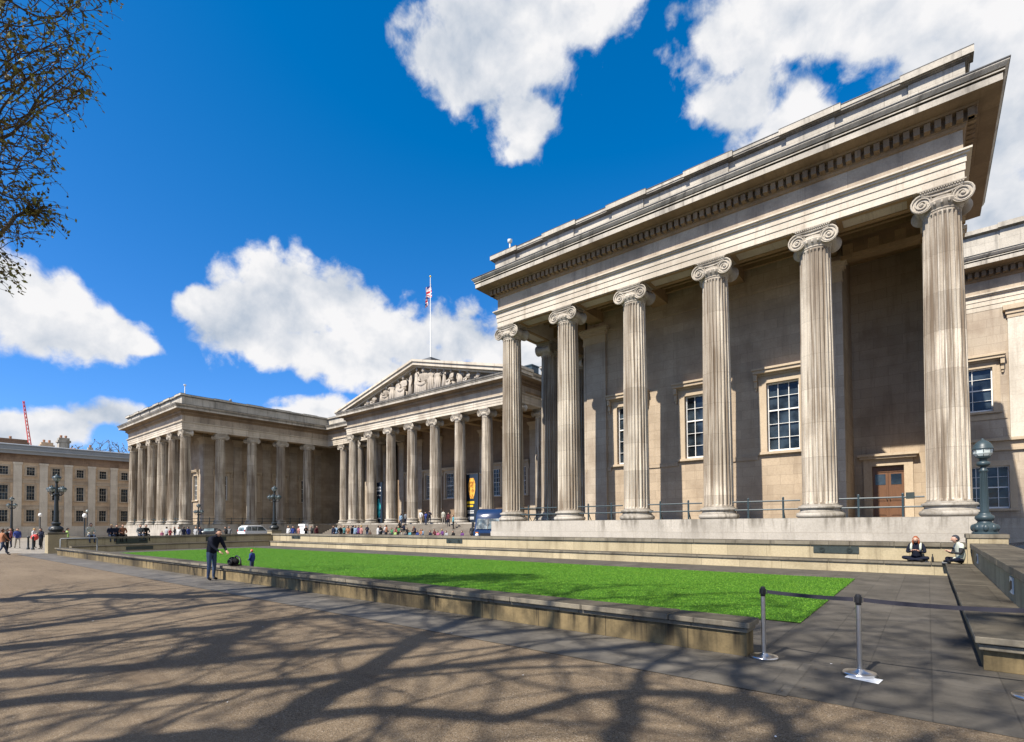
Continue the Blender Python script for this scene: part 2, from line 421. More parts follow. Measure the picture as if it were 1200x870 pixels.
CLOUDS=[(-0.946, 0.147, 0.29, 2.892, -0.294, 2.987, 0.072, 0.055),
(-0.938, 0.207, 0.278, 3.108, -0.281, 2.924, 0.065, 0.041),
(-0.945, 0.117, 0.306, 2.862, -0.311, 3.018, 0.056, 0.055),
(-0.932, 0.248, 0.265, 2.957, -0.268, 2.882, 0.032, 0.02),
(-0.865, 0.374, 0.335, 2.807, -0.342, 2.733, 0.085, 0.066),
(-0.823, 0.417, 0.385, 2.976, -0.395, 2.672, 0.075, 0.063),
(-0.786, 0.496, 0.368, -3.083, -0.376, 2.579, 0.107, 0.069),
(-0.836, 0.454, 0.308, -3.122, -0.313, 2.644, 0.123, 0.051),
(-0.752, 0.568, 0.335, -3.042, -0.342, 2.494, 0.113, 0.075),
(-0.781, 0.553, 0.291, -3.13, -0.295, 2.525, 0.113, 0.044),
(-0.882, 0.324, 0.342, 2.946, -0.349, 2.79, 0.047, 0.033),
(-0.826, 0.443, 0.348, 3.002, -0.355, 2.65, 0.07, 0.055),
(-0.659, 0.67, 0.342, -2.994, -0.349, 2.349, 0.096, 0.065),
(-0.609, 0.731, 0.307, -3.14, -0.312, 2.266, 0.095, 0.07),
(-0.703, 0.646, 0.298, 3.103, -0.302, 2.398, 0.087, 0.051),
(-0.457, 0.553, 0.697, 3.137, -0.771, 2.261, 0.121, 0.068),
(-0.514, 0.542, 0.665, -2.835, -0.728, 2.329, 0.098, 0.053),
(-0.375, 0.593, 0.712, 3.051, -0.793, 2.134, 0.1, 0.047),
(-0.48, 0.621, 0.62, -2.429, -0.668, 2.229, 0.064, 0.049),
(-0.497, 0.638, 0.588, -3.127, -0.628, 2.233, 0.033, 0.022),
(-0.191, 0.728, 0.659, -2.85, -0.719, 1.828, 0.08, 0.055),
(-0.198, 0.776, 0.599, -2.87, -0.642, 1.821, 0.072, 0.054),
(-0.124, 0.746, 0.654, -2.783, -0.713, 1.735, 0.088, 0.043),
(-0.018, 0.784, 0.62, -2.692, -0.669, 1.594, 0.112, 0.047),
(0.061, 0.822, 0.565, -2.649, -0.601, 1.497, 0.089, 0.064),
(-0.143, 0.814, 0.563, -2.835, -0.598, 1.745, 0.058, 0.047),
(0.086, 0.88, 0.467, -2.705, -0.486, 1.473, 0.071, 0.08),
(0.08, 0.913, 0.399, -2.768, -0.411, 1.484, 0.065, 0.067),
(-0.976, 0.163, 0.142, 2.939, -0.142, 2.976, 0.074, 0.027),
(-0.963, 0.216, 0.164, 3.02, -0.165, 2.921, 0.047, 0.025),
(-0.985, 0.115, 0.129, 3.025, -0.129, 3.025, 0.042, 0.019),
(-0.85, 0.486, 0.205, 3.069, -0.206, 2.622, 0.062, 0.027),
(-0.872, 0.45, 0.193, 3.064, -0.194, 2.665, 0.036, 0.016),
(-0.824, 0.532, 0.195, 3.084, -0.196, 2.568, 0.035, 0.018),
(0.679, 0.611, 0.407, 3.142, -0.419, 0.733, 0.4, 0.26),  # unseen cloud banks from here on, added to brighten the shaded east faces
(0.635, 0.283, 0.719, 3.142, -0.803, 0.419, 0.45, 0.34),
(0.93, 0.198, 0.309, 3.142, -0.314, 0.209, 0.5, 0.3),
(0.806, -0.071, 0.588, 3.142, -0.628, -0.087, 0.55, 0.4),
(0.891, -0.36, 0.276, 3.142, -0.279, -0.384, 0.5, 0.28),
(0.604, -0.507, 0.616, 3.142, -0.663, -0.698, 0.45, 0.34),
(0.432, -0.076, 0.899, 3.142, -1.117, -0.175, 0.42, 0.36),
(0.312, 0.261, 0.914, 3.142, -1.152, 0.698, 0.34, 0.3),
(0.383, -0.663, 0.643, 3.142, -0.698, -1.047, 0.3, 0.2)]


world = bpy.data.worlds.new('World'); scene.world = world; world.use_nodes = True
nt = world.node_tree; nt.nodes.clear(); g = G(nt)
wo = nt.nodes.new('ShaderNodeOutputWorld'); bg = nt.nodes.new('ShaderNodeBackground'); nt.links.new(bg.outputs[0], wo.inputs[0])
sky = nt.nodes.new('ShaderNodeTexSky'); sky.sky_type = 'NISHITA'; sky.sun_disc = False
sky.sun_elevation = SUN_EL; sky.sun_rotation = rad(180) + SUN_AZ
sky.air_density = 1.0; sky.dust_density = .35; sky.ozone_density = 2.2
SKY_S = .1
d = g.n('ShaderNodeTexCoord').outputs['Generated']
d = g.vmath('NORMALIZE', d)
warp = g.n('ShaderNodeTexNoise'); g.set(warp.inputs['Vector'], d); warp.inputs['Scale'].default_value = 5; warp.inputs['Detail'].default_value = 3
dw = g.vmath('ADD', d, g.vmath('SCALE', g.vmath('SUBTRACT', warp.outputs['Color'], (.5, .5, .5)), scale=.05))
f = None
for cx, cy, cz, ex, ey, ez, a, b in CLOUDS:
    mp = g.n('ShaderNodeMapping', vector_type='TEXTURE'); g.set(mp.inputs['Vector'], dw)
    mp.inputs['Location'].default_value = (cx, cy, cz); mp.inputs['Rotation'].default_value = (ex, ey, ez)
    mp.inputs['Scale'].default_value = (.25, a, b)
    v = g.math('SUBTRACT', 1.0, g.vmath('LENGTH', mp.outputs[0]))
    f = v if f is None else g.math('SMOOTH_MAX', f, v, .12)
n1 = g.noise(d, 7.5, 11, .56, .15)
vb = g.n('ShaderNodeTexVoronoi', feature='SMOOTH_F1'); g.set(vb.inputs['Vector'], dw); vb.inputs['Scale'].default_value = 15
vb.inputs['Detail'].default_value = 2.5; vb.inputs['Roughness'].default_value = .5; vb.inputs['Smoothness'].default_value = .6
bil = g.math('SUBTRACT', .5, vb.outputs['Distance'])
fine = g.noise(d, 30, 8, .6, .3)
dens = g.math('ADD', f, g.math('MULTIPLY', g.math('SUBTRACT', n1, .5), 1.75))
dens = g.math('ADD', dens, g.math('MULTIPLY', bil, .38))
dens = g.math('ADD', dens, g.math('MULTIPLY', g.math('SUBTRACT', fine, .5), .9))
alpha = g.ramp(dens, -.30, .18)
# relief: the same billows looked up a little towards the sun and up
off = g.vmath('ADD', d, (-.012, -.018, .045))
n2 = g.noise(off, 7.5, 11, .56, .15)
rel = g.math('SUBTRACT', n1, n2)
thick = g.ramp(dens, .35, 1.25)
lit = g.math('ADD', g.math('MULTIPLY', rel, 2.7), .80)
lit = g.math('SUBTRACT', lit, g.math('MULTIPLY', thick, g.ramp(g.noise(d, 4.6, 5, .6), .38, .62, 0, .78)), clamp=True)
cc = g.mix(lit, (.42, .51, .64), (.98, .975, .985))
tint = g.vmath('SCALE', g.vmath('MULTIPLY', sky.outputs[0], (.50, .65, 1.10)), scale=SKY_S)
skyc = g.vmath('MAXIMUM', g.vmath('SUBTRACT', tint, (.044, 0, 0)), (0, 0, 0))
cloud = g.vmath('SCALE', cc, scale=.55)
# pale wisps high up
fin = g.mix(alpha, skyc, cloud)
g.set(bg.inputs['Color'], fin); bg.inputs['Strength'].default_value = 1.0
scene.view_settings.view_transform = 'Standard'; scene.view_settings.look = 'None'
scene.view_settings.exposure = 0.8; scene.view_settings.gamma = 1
scene.cycles.use_denoising = True
scene.cycles.max_bounces = 6; scene.cycles.diffuse_bounces = 4; scene.cycles.glossy_bounces = 3
scene.cycles.sample_clamp_indirect = 4
world.cycles.sampling_method = 'MANUAL'; world.cycles.sample_map_resolution = 512

# ------------------------------------------------------------------ architecture
ZB, ZA = 2.0, 15.72          # stylobate top, architrave soffit
S = 4.693
X1, Y1 = -22.75, 28.24       # first front column of the east wing
XM = -106.34                 # x + x' of mirrored points
D = .72                      # column axis to architrave face

class Fr:
    """a wall plane: P(u along, depth inward, z)"""
    def __init__(s, face, c): s.face = face; s.c = c
    def P(s, u, dd, z):
        f = s.face
        if f == 'S': return (u, s.c + dd, z)
        if f == 'N': return (u, s.c - dd, z)
        if f == 'E': return (s.c - dd, u, z)
        return (s.c + dd, u, z)
    def box(s, mb, u0, u1, d0, d1, z0, z1):
        a = s.P(u0, d0, z0); b = s.P(u1, d1, z1)
        mb.box(a[0], b[0], a[1], b[1], a[2], b[2])
    def wall(s, mb, u0, u1, z0, z1, openings, thick=.45, back=True):
        us = sorted({u0, u1, *[o[0] for o in openings], *[o[1] for o in openings]})
        zs = sorted({z0, z1, *[o[2] for o in openings], *[o[3] for o in openings]})
        for i in range(len(us) - 1):
            for k in range(len(zs) - 1):
                cu, cz = (us[i] + us[i + 1]) / 2, (zs[k] + zs[k + 1]) / 2
                if any(o[0] < cu < o[1] and o[2] < cz < o[3] for o in openings): continue
                s.quad(mb, us[i], us[i + 1], 0, zs[k], zs[k + 1])
        for a, b, c, e in openings:
            s.rev(mb, a, c, a, e, thick); s.rev(mb, b, e, b, c, thick); s.rev(mb, a, e, b, e, thick); s.rev(mb, b, c, a, c, thick)
        if back: s.box(mb, u0, u1, thick + .25, thick + .4, z0, z1)
    def quad(s, mb, u0, u1, dd, z0, z1):
        q = [s.P(u0, dd, z0), s.P(u1, dd, z0), s.P(u1, dd, z1), s.P(u0, dd, z1)]
        if s.face in 'NW': q.reverse()
        if s.face == 'W': q = q
        mb.quad(*q)
    def rev(s, mb, ua, za, ub, zb, t):
        mb.quad(s.P(ua, 0, za), s.P(ub, 0, zb), s.P(ub, t, zb), s.P(ua, t, za))

def sash_window(fr, parent, uc, w, z0, z1, cols, rows, dp=.22, surround=.42, hood=True, sill=True, mat_s='trim', bar=.035, frame='white_paint'):
    """window > pane, surround ; the window itself is the white sash"""
    u0, u1 = uc - w / 2, uc + w / 2
    mb = MB()
    b = bar * 2.0
    fr.box(mb, u0, u0 + b, dp - .06, dp + .05, z0, z1); fr.box(mb, u1 - b, u1, dp - .06, dp + .05, z0, z1)
    fr.box(mb, u0 + b, u1 - b, dp - .06, dp + .05, z0, z0 + b * 1.5); fr.box(mb, u0 + b, u1 - b, dp - .06, dp + .05, z1 - b, z1)
    for i in range(1, cols):
        u = u0 + (u1 - u0) * i / cols
        fr.box(mb, u - bar / 2, u + bar / 2, dp - .025, dp + .03, z0 + b * 1.5, z1 - b)
    for k in range(1, rows):
        z = z0 + (z1 - z0) * k / rows; e = bar * (1.5 if k == (rows + 1) // 2 else .5)
        fr.box(mb, u0 + b, u1 - b, dp - .03, dp + .034, z - e * .7, z + e * .7)
    wn = mb.build('window', M[frame], parent)
    mb = MB(); rp = random.Random(int(uc * 97 + z0 * 13))
    for i in range(cols):
        for k in range(rows):
            a, c = u0 + (u1 - u0) * i / cols + .004, u0 + (u1 - u0) * (i + 1) / cols - .004
            e, h = z0 + (z1 - z0) * k / rows + .004, z0 + (z1 - z0) * (k + 1) / rows - .004
            j = [rp.uniform(0, .012) for _ in range(3)]; j.append(j[0] + j[2] - j[1])
            q = [fr.P(a, dp + .06 + j[0], e), fr.P(c, dp + .06 + j[1], e), fr.P(c, dp + .06 + j[2], h), fr.P(a, dp + .06 + j[3], h)]
            mb.quad(*(reversed(q) if fr.face in 'NW' else q))
    fr.box(mb, u0 + .01, u1 - .01, dp + .085, dp + .1, z0 + .01, z1 - .01)
    mb.build('pane', M['glass'], wn)
    if surround:
        t = surround; mb = MB()
        for pr, tt in ((.06, t), (.10, t * .55)):
            ii = 0 if tt == t else 0
            fr.box(mb, u0 - tt, u0 - (.001 if tt != t else t * .55), -pr, .002, z0 - .02, z1 + (tt if tt != t else t))
            fr.box(mb, u1 + (.001 if tt != t else t * .55), u1 + tt, -pr, .002, z0 - .02, z1 + (tt if tt != t else t))
        fr.box(mb, u0 - t * .55 + .002, u1 + t * .55 - .002, -.098, .002, z1 + .001, z1 + t * .55)
        fr.box(mb, u0 - t * .55 + .002, u1 + t * .55 - .002, -.058, .002, z1 + t * .55 + .001, z1 + t)
        if hood:
            zt = z1 + t
            fr.box(mb, u0 - t - .08, u1 + t + .08, -.16, .003, zt + .003, zt + .12)
            fr.box(mb, u0 - t - .22, u1 + t + .22, -.42, .003, zt + .123, zt + .30)
            fr.box(mb, u0 - t - .28, u1 + t + .28, -.50, .003, zt + .303, zt + .42)
            for sgn in (-1, 1):
                uu = (u0 - t - .12) if sgn < 0 else (u1 + t + .12)
                fr.box(mb, uu - .10, uu + .10, -.34, .003, zt - .25, zt + .118)
                fr.box(mb, uu - .08, uu + .08, -.2, .003, zt - .62, zt - .252)
                fr.box(mb, uu - .055, uu + .055, -.13, .003, zt - .8, zt - .622)
        if sill:
            fr.box(mb, u0 - t - .06, u1 + t + .06, -.2, .003, z0 - .16, z0 - .021)
        mb.build('surround', M[mat_s], wn)
    return wn

# ---- ionic column: shaft with the base and capital as its sub-parts
def shaft_mesh():
    mb = MB(); NF = 24; per = []
    for k in range(NF):
        a0 = 2 * pi * k / NF; w = 2 * pi / NF
        per += [(a0, 0), (a0 + w * .2, 0), (a0 + w * .33, .62), (a0 + w * .6, 1.0), (a0 + w * .87, .62)]
    n = len(per); z0, z1 = .62, 12.78; rows = [0, .006, .012, .2, .4, .55, .7, .82, .92, .985, .992, 1]
    pts = []
    for t in rows:
        r = .748 - .108 * (t ** 1.55)
        dep = .088 if .006 < t < .99 else 0.0
        z = z0 + (z1 - z0) * t
        for a, q in per: pts.append(((r - dep * q) * cos(a), (r - dep * q) * sin(a), z))
    fs = [(i * n + k, i * n + (k + 1) % n, (i + 1) * n + (k + 1) % n, (i + 1) * n + k) for i in range(len(rows) - 1) for k in range(n)]
    mb.add(pts, fs); return mb

def base_mesh():
    mb = MB()
    prof = [(.9, 0), (.98, .03), (1.02, .1), (1.02, .16), (.985, .235), (.92, .265), (.90, .27), (.90, .30), (.855, .325), (.835, .37), (.86, .415), (.885, .42), (.885, .445),
            (.93, .46), (.945, .50), (.93, .545), (.88, .575), (.80, .58), (.80, .62), (.745, .64)]
    mb.lathe(prof, 48); return mb

def capital_mesh():
    mb = MB()
    mb.lathe([(.64, 12.76), (.67, 12.79), (.67, 12.83), (.645, 12.85), (.66, 12.87), (.78, 13.02), (.80, 13.12), (.72, 13.2), (.72, 13.3)], 32)
    for k in range(20):                                          # egg and dart
        a = 2 * pi * k / 20
        mb.blob((.755 * cos(a), .755 * sin(a), 13.03), (.06, .06, .09), 6, 5)
    def pair(rot):
        sub = MB()
        for sx in (-1, 1):
            cx, cz = sx * .655, 13.18
            prof = [(.02, -.63), (.32, -.63), (.335, -.66), (.372, -.68), (.382, -.60), (.27, -.45), (.21, -.2), (.235, -.06), (.235, .06), (.21, .2), (.27, .45), (.382, .60), (.372, .68), (.335, .66), (.32, .63), (.02, .63)]
            sub.lathe(prof, 24, (cx, 0, cz), 'y')
            for fy in (-1, 1):
                pts = []; rr = []
                for i in range(40):
                    t = i / 39; a = pi / 2 + sx * (-1) * t * 2 * pi * 2.6
                    r = .345 * (1 - t) ** 1.1 + .045
                    pts.append((cx + r * cos(a), fy * .66, cz + r * sin(a))); rr.append(.042 * (1 - .55 * t))
                sub.tube(pts, rr, 5)
                sub.blob((cx, fy * .65, cz), (.07, .05, .07), 8, 5)
        for fy in (-1, 1):                                       # sagging channel between the volutes
            q = [(x, fy * .665, 13.36 + .12 * (x / .62) ** 2) for x in [-.66 + 1.32 * i / 10 for i in range(11)]]
            q2 = [(x, fy * .675, 13.535 + .01 * (x / .62) ** 2) for x in [-.66 + 1.32 * i / 10 for i in range(11)]]
            sub.tube(q, .03, 5); sub.tube(q2, .035, 5)
            for i in range(10):
                a, b, c, e = q[i], q[i + 1], q2[i + 1], q2[i]
                sub.quad((a[0], fy * .64, a[2]), (b[0], fy * .64, b[2]), (c[0], fy * .64, c[2]), (e[0], fy * .64, e[2]))
            for i in range(17):
                x = -.68 + 1.36 * i / 16
                sub.box(x - .028, x + .028, fy * .66, fy * .75, 13.615, 13.665)
        sub.box(-.4, .4, -.58, .58, 13.2, 13.56); sub.box(-.62, .62, -.62, .62, 13.46, 13.565)
        if rot:
            sub.v = [(-p[1], p[0], p[2]) for p in sub.v]
        mb.add(sub.v, sub.f)
    pair(0)
    mb.box(-.70, .70, -.70, .70, 13.57, 13.668); mb.box(-.78, .78, -.76, .76, 13.669, 13.719)
    return mb

def make_column():
    sh = shaft_mesh().build('column', M['column'], None, smooth=38)
    bs = base_mesh().build('column_base', M['plinth'], sh, smooth=40, local=True)
    cp = capital_mesh().build('capital', M['capital'], sh, smooth=40, local=True)
    return sh, bs, cp
COL, COLB, COLC = make_column()
used = [False]
def place_column(root, x, y, turn=0, corner=False):
    if not used[0]: c = COL; used[0] = True
    else: c = copy_tree(COL)
    w = WLOC[root]; c.parent = root; c.location = (x - w.x, y - w.y, ZB - w.z)
    c.rotation_euler = (0, 0, turn * pi / 2)
    return c

def refl(path):
    return [(XM - x, y) for x, y in reversed(path)]

# entablature profile (outward from the architrave face, z)
M['parapet'] = stone('parapet_stone', (.50, .455, .38), (.11, .10, .085), (2.2, 4.0), .1, .5, .45, .007, topdark=.8)
ARCH = [(-1.44, 16.95), (-1.44, ZA), (0, ZA), (0, 16.03), (.035, 16.035), (.035, 16.34), (.07, 16.345), (.07, 16.60), (.07, 16.645), (.17, 16.655), (.17, 16.73), (.25, 16.74), (.25, 16.815), (-.02, 16.825)]
FRZ = [(-.02, 16.826), (-.02, 17.72)]
BED = [(-.02, 17.72), (.05, 17.76), (.10, 17.86), (.10, 17.9), (.14, 17.905), (.14, 18.27), (.42, 18.3), (.46, 18.38), (1.12, 18.42)]
CRN = [(1.10, 18.42), (1.10, 18.69), (.98, 18.70), (.98, 18.745), (1.16, 18.75), (1.16, 18.80), (1.06, 18.81), (1.06, 18.85), (1.17, 18.86), (1.25, 18.96), (1.28, 19.0), (1.28, 19.055)]
FLASH = [(1.28, 19.056), (1.31, 19.06), (1.31, 19.10), (.1, 19.24)]
def dentils(mb, path, z0=17.93, z1=18.26, w=.21, step=.345, e0=.138, e1=.42):
    for i in range(len(path) - 1):
        a, b = Vector(path[i]), Vector(path[i + 1]); L_ = (b - a).length; dd = (b - a) / L_; n = Vector((-dd.y, dd.x))
        k = max(1, int(round((L_ + .8) / step)))
        for j in range(k):
            c = a + dd * (-.4 + (j + .5) * (L_ + .8) / k)
            p, q = c - dd * w / 2 + n * e0, c + dd * w / 2 + n * e1
            mb.box(p.x, q.x, p.y, q.y, z0, z1)

def entablature(root, path, parapet=True, dz=0.0, dies=(), mirror_=False):
    sh = lambda pr: [(e, z + dz) for e, z in pr]
    mb = MB(); mb.sweep(path, sh(ARCH), caps=True)
    en = mb.build('architrave', M['entab'], root)
    mb = MB(); mb.sweep(path, sh(FRZ), caps=False); mb.build('frieze', M['frieze'], root)
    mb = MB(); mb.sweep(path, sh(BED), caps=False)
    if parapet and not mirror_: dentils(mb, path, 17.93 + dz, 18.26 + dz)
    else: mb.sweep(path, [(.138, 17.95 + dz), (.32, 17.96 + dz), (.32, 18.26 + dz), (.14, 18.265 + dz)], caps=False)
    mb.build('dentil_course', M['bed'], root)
    mb = MB(); mb.sweep(path, sh(CRN), caps=False)
    mb.build('cornice', M['cornice'], root)
    mb = MB(); mb.sweep(path, sh(FLASH), caps=False); mb.build('lead_flashing', M['leading'], root)
    if parapet:
        mb = MB()
        mb.sweep(path, [(-.45, 19.0), (-.45, 20.70), (.28, 20.70), (.28, 20.55), (.25, 20.53), (.23, 20.47), (.17, 20.46), (.12, 20.42), (.0, 20.41), (.0, 19.15)], caps=True)
        for (x0, x1, y0, y1, nx, ny) in dies:
            mb.box(x0, x1, y0, y1, 19.12, 20.405)
            q = .27
            mb.box(x0 - q * abs(ny) - (q if nx and not mirror_ else 0), x1 + q * abs(ny) + (q if nx and mirror_ else 0), y0 - q, y1 + (q if nx else 0), 20.49, 20.76)
        mb.build('parapet', M['parapet'], root)
        mb = MB(); mb.sweep(path, [(-.46, 20.703), (-.46, 20.74), (.30, 20.74), (.30, 20.703)], True, caps=True)
        for (x0, x1, y0, y1, nx, ny) in dies:
            q = .275; mb.box(x0 - q * abs(ny) - (q if nx and not mirror_ else 0), x1 + q * abs(ny) + (q if nx and mirror_ else 0), y0 - q, y1 + (q if nx else 0), 20.762, 20.80)
        mb.build('parapet_flashing', M['leading'], root)

def antae(root, u0, u1, fr, pr=.16):
    mb, mc = MB(), MB()
    fr.box(mb, u0, u1, -pr, .1, ZB, 14.55)
    for q, z0, z1 in ((.05, 14.55, 14.68), (.02, 14.68, 15.12), (.10, 15.12, 15.24), (.18, 15.24, 15.42), (.25, 15.42, 15.6)):
        fr.box(mc, u0 - q, u1 + q, -pr - q, .1, z0, z1)
    an = mb.build('anta', M['wall'], root); mc.build('anta_capital', M['trim'], an)
    mc = MB(); fr.box(mc, u0 - .06, u1 + .06, -pr - .06, .1, ZB, ZB + .5); mc.build('anta_base', M['trim'], an)

def railing_bay(root, a, b):
    """two rails on two posts between two columns, from a to b (x, y)"""
    a, b = Vector((*a, 0)), Vector((*b, 0)); dd = (b - a)
    n = Vector((-dd.y, dd.x, 0)).normalized()
    mb = MB()
    P = lambda t, z, o=0: a + dd * t + n * o + Vector((0, 0, z))
    for z, r in ((ZB + .86, .042), (ZB + .44, .042)):
        mb.tube([P(0, z), P(1, z)], r, 6)
    for t in (.24, .76):
        mb.tube([P(t, ZB), P(t, ZB + 1.0)], .05, 6)
        mb.blob(P(t, ZB + 1.0), .055, 6, 5)
        mb.tube([P(t, ZB, .34), P(t, ZB + .18, .2), P(t, ZB + .44, .03)], .03, 5)
    return mb.build('railing', M['iron'], root)

def wing(mirror, root):
    X = (lambda x: XM - x) if mirror else (lambda x: x)
    def bx(mb, x0, x1, *r): mb.box(X(x0), X(x1), *r)
    path = [(1.44, 37.6), (1.44, Y1 - D), (X1 - D, Y1 - D), (X1 - D, 50.48), (-36.2, 50.48)]
    if mirror: path = refl(path)
    # stylobate with a projecting top course
    mb = MB(); bx(mb, -23.84, 2.0, 27.06, 56.0, 0, 1.30)
    bx(mb, -23.80, 1.96, 27.10, 56.0, 1.302, ZB)
    mb.build('stylobate', M['plinth'], root)
    mb = MB(); bx(mb, -36.0, -23.86, 50.0, 56.0, 0, ZB - .004); mb.build('flank_stylobate', M['plinth'], root)
    for k in range(6):
        place_column(root, X(X1 + k * S), Y1, 0, corner=(k in (0, 5)))
    for k in range(1, 5): place_column(root, X(X1), Y1 + k * S, 1)
    for x in (-27.45, -32.14): place_column(root, X(x), 51.2, 0)
    # dies of the parapet above each column
    dies = []
    for k in range(6):
        c = X(X1 + k * S); h = 1.0 if k not in (0, 5) else 1.0
        x0, x1 = c - h, c + h
        if k == 0: x0, x1 = (X(X1 - D - .1), X(X1 + 1.0)) if not mirror else (X(X1 + 1.0), X(X1 - D - .1))
        if k == 5: x0, x1 = (X(X1 + 5 * S - 1.0), X(1.44 + .1)) if not mirror else (X(1.44 + .1), X(X1 + 5 * S - 1.0))
        dies.append((min(x0, x1), max(x0, x1), Y1 - D - .08, Y1 - D + .3, 0, -1))
    for k in range(1, 5):
        xa, xb = X(X1 - D - .08), X(X1 - D + .3)
        dies.append((min(xa, xb), max(xa, xb), Y1 + k * S - 1.0, Y1 + k * S + 1.0, 1, 0))
    entablature(root, path, True, 0, dies, mirror)
    # ceiling of the colonnade with cross beams, soffit mouldings, roof
    mb = MB()
    bx(mb, X1 - D + 1.40, 1.44, Y1 - D + 1.40, 36.6, 16.9, 17.2); bx(mb, X1 - D + 1.40, -18.6, 36.6, 56, 16.9, 17.2)
    bx(mb, -36.0, X1 - D + 1.39, 50.48 + 1.4, 56.4, 16.9, 17.2)
    for k in range(0, 6): bx(mb, X1 + k * S - .5, X1 + k * S + .5, Y1 + .72, 32.1, 16.0, 16.895)
    for k in range(1, 5): bx(mb, X1 + .72, -18.95, Y1 + k * S - .5, Y1 + k * S + .5, 16.0, 16.89)
    for i in range(1, 5):
        z = 16.9 - .12
        bx(mb, X1 + .8, 1.3, Y1 + .72 + i * .72 - .1, Y1 + .72 + i * .72 + .1, z - .2, 16.897)
    for k in range(5):                                            # sunk panels under the architrave
        a, b = X1 + k * S + .95, X1 + (k + 1) * S - .95
        for (p, q, r, s_) in ((a, b, Y1 - .66, Y1 - .42), (a, b, Y1 + .42, Y1 + .66), (a, a + .2, Y1 - .42, Y1 + .42), (b - .2, b, Y1 - .42, Y1 + .42)):
            bx(mb, p, q, r, s_, ZA - .055, ZA - .004)
        if k < 4:
            a, b = Y1 + k * S + .95, Y1 + (k + 1) * S - .95
            for (p, q, r, s_) in ((X1 - .66, X1 - .42, a, b), (X1 + .42, X1 + .66, a, b), (X1 - .42, X1 + .42, a, a + .2), (X1 - .42, X1 + .42, b - .2, b)):
                bx(mb, p, q, r, s_, ZA - .055, ZA - .004)
    # anthemion blocks over the door bay
    for i in range(5): bx(mb, -3.2 + i * 1.1, -2.75 + i * 1.1, 31.7, 31.95, 15.75, 16.3)
    bx(mb, -3.3, 1.4, 31.6, 32.2, 15.5, 15.72)
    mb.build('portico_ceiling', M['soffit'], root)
    mb = MB(); bx(mb, X1 - D + .3, 1.2, Y1 - D + .3, 37.5, 19.3, 19.5); bx(mb, X1 - D + .3, -2, 37.5, 62, 19.3, 19.49); bx(mb, -36.0, X1 - D + .29, 50.9, 62, 19.3, 19.48)
    bx(mb, -14, -4, 36, 52, 19.5, 20.9)
    mb.build('roof', M['lead'], root)
    # cella walls
    WINS = [(-15.72, 1.66, 5.85, 9.78), (-11.0, 1.66, 5.85, 9.78), (-6.25, 1.66, 5.85, 9.78)]
    fs = Fr('S', 32.1); mb = MB()
    ops = []
    for uc, w, z0, z1 in WINS:
        uu = X(uc); ops.append((uu - w / 2, uu + w / 2, z0, z1))
    u0, u1 = sorted((X(-18.87), X(-3.3)))
    fs.wall(mb, u0, u1, ZB, 16.9, ops, .3)
    # string course at sill level
    cuts = [u0] + [v for uc, w, *_ in sorted(WINS, key=lambda q: X(q[0])) for v in (X(uc) - w / 2 - .5, X(uc) + w / 2 + .5)] + [u1]
    for i in range(0, len(cuts), 2): fs.box(mb, cuts[i], cuts[i + 1], -.07, .05, 5.42, 5.68)
    fs.box(mb, u0, u1, -.06, .05, 15.2, 15.36)
    # recess with the door
    fd = Fr('S', 36.0); dc = X(-1.71)
    v0, v1 = sorted((X(-3.3), X(.55)))
    fd.wall(mb, v0, v1, ZB, 16.9, [(dc - .73, dc + .73, ZB, 4.96)], .3)
    bx(mb, -3.9, -3.3, 32.104, 36.3, ZB, 16.9)
    bx(mb, .55, 1.42, 31.95, 37.6, ZB, 16.9)
    # court side wall
    fc = Fr('E' if mirror else 'W', X(-18.99)); ops = []
    ycs = [34.7 + S * j for j in range(4)]
    for yc in ycs: ops.append((yc - .8, yc + .8, 5.85, 9.78))
    fc.wall(mb, 32.0, 56.0, ZB, 16.9, ops, .3)
    cuts = [32.0] + [v for yc in ycs for v in (yc - 1.3, yc + 1.3)] + [56.0]
    for i in range(0, len(cuts), 2): fc.box(mb, cuts[i], cuts[i + 1], -.07, .05, 5.42, 5.68)
    fc.box(mb, 33.0, 56.0, -.06, .05, 15.2, 15.36)
    # back wall of the flank
    fb = Fr('S', 56.0); b0, b1 = sorted((X(-36.0), X(-19.0)))
    fb.wall(mb, b0, b1, ZB, 16.9, [], .3)
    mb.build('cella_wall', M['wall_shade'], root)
    for uc, w, z0, z1 in WINS: sash_window(fs, root, X(uc), w, z0, z1, 3, 5)
    for yc in ycs: sash_window(fc, root, yc, 1.6, 5.85, 9.78, 3, 5)
    # antae
    for a, b in ((-18.87, -17.36), (-4.95, -3.30)): antae(root, *sorted((X(a), X(b))), fs)
    antae(root, *sorted((X(.35), X(1.45))), fs)
    for j in range(5): antae(root, 32.35 + S * j - .62, 32.35 + S * j + .62, fc) if j else antae(root, 32.02, 33.4, fc)
    for x in (-27.45, -32.14): antae(root, X(x) - .6, X(x) + .6, fb)
    # door
    mb = MB()
    for sg in (-1, 1):
        c = dc + sg * .365
        mb.box(c - .36, c + .36, 36.20, 36.26, ZB + .02, 4.93)
        for z0, z1 in ((ZB + .15, ZB + .85), (ZB + .98, ZB + 1.72)):
            mb.box(c - .25, c + .25, 36.175, 36.2, z0, z1); mb.box(c - .2, c + .2, 36.16, 36.175, z0 + .06, z1 - .06)
        mb.box(c - .36, c + .36, 36.17, 36.2, 4.62, 4.93)
    do = mb.build('door', M['wood'], root)
    mb = MB()
    for sg in (-1, 1): mb.box(dc + sg * .365 - .24, dc + sg * .365 + .24, 36.185, 36.198, ZB + 1.9, ZB + 2.5)
    mb.build('pane', M['glass'], do)
    mb = MB()
    for sg in (-1, 1): mb.blob((dc + sg * .07, 36.13, ZB + 1.05), .035, 8, 6)
    mb.build('handle', M['bronze'], do)
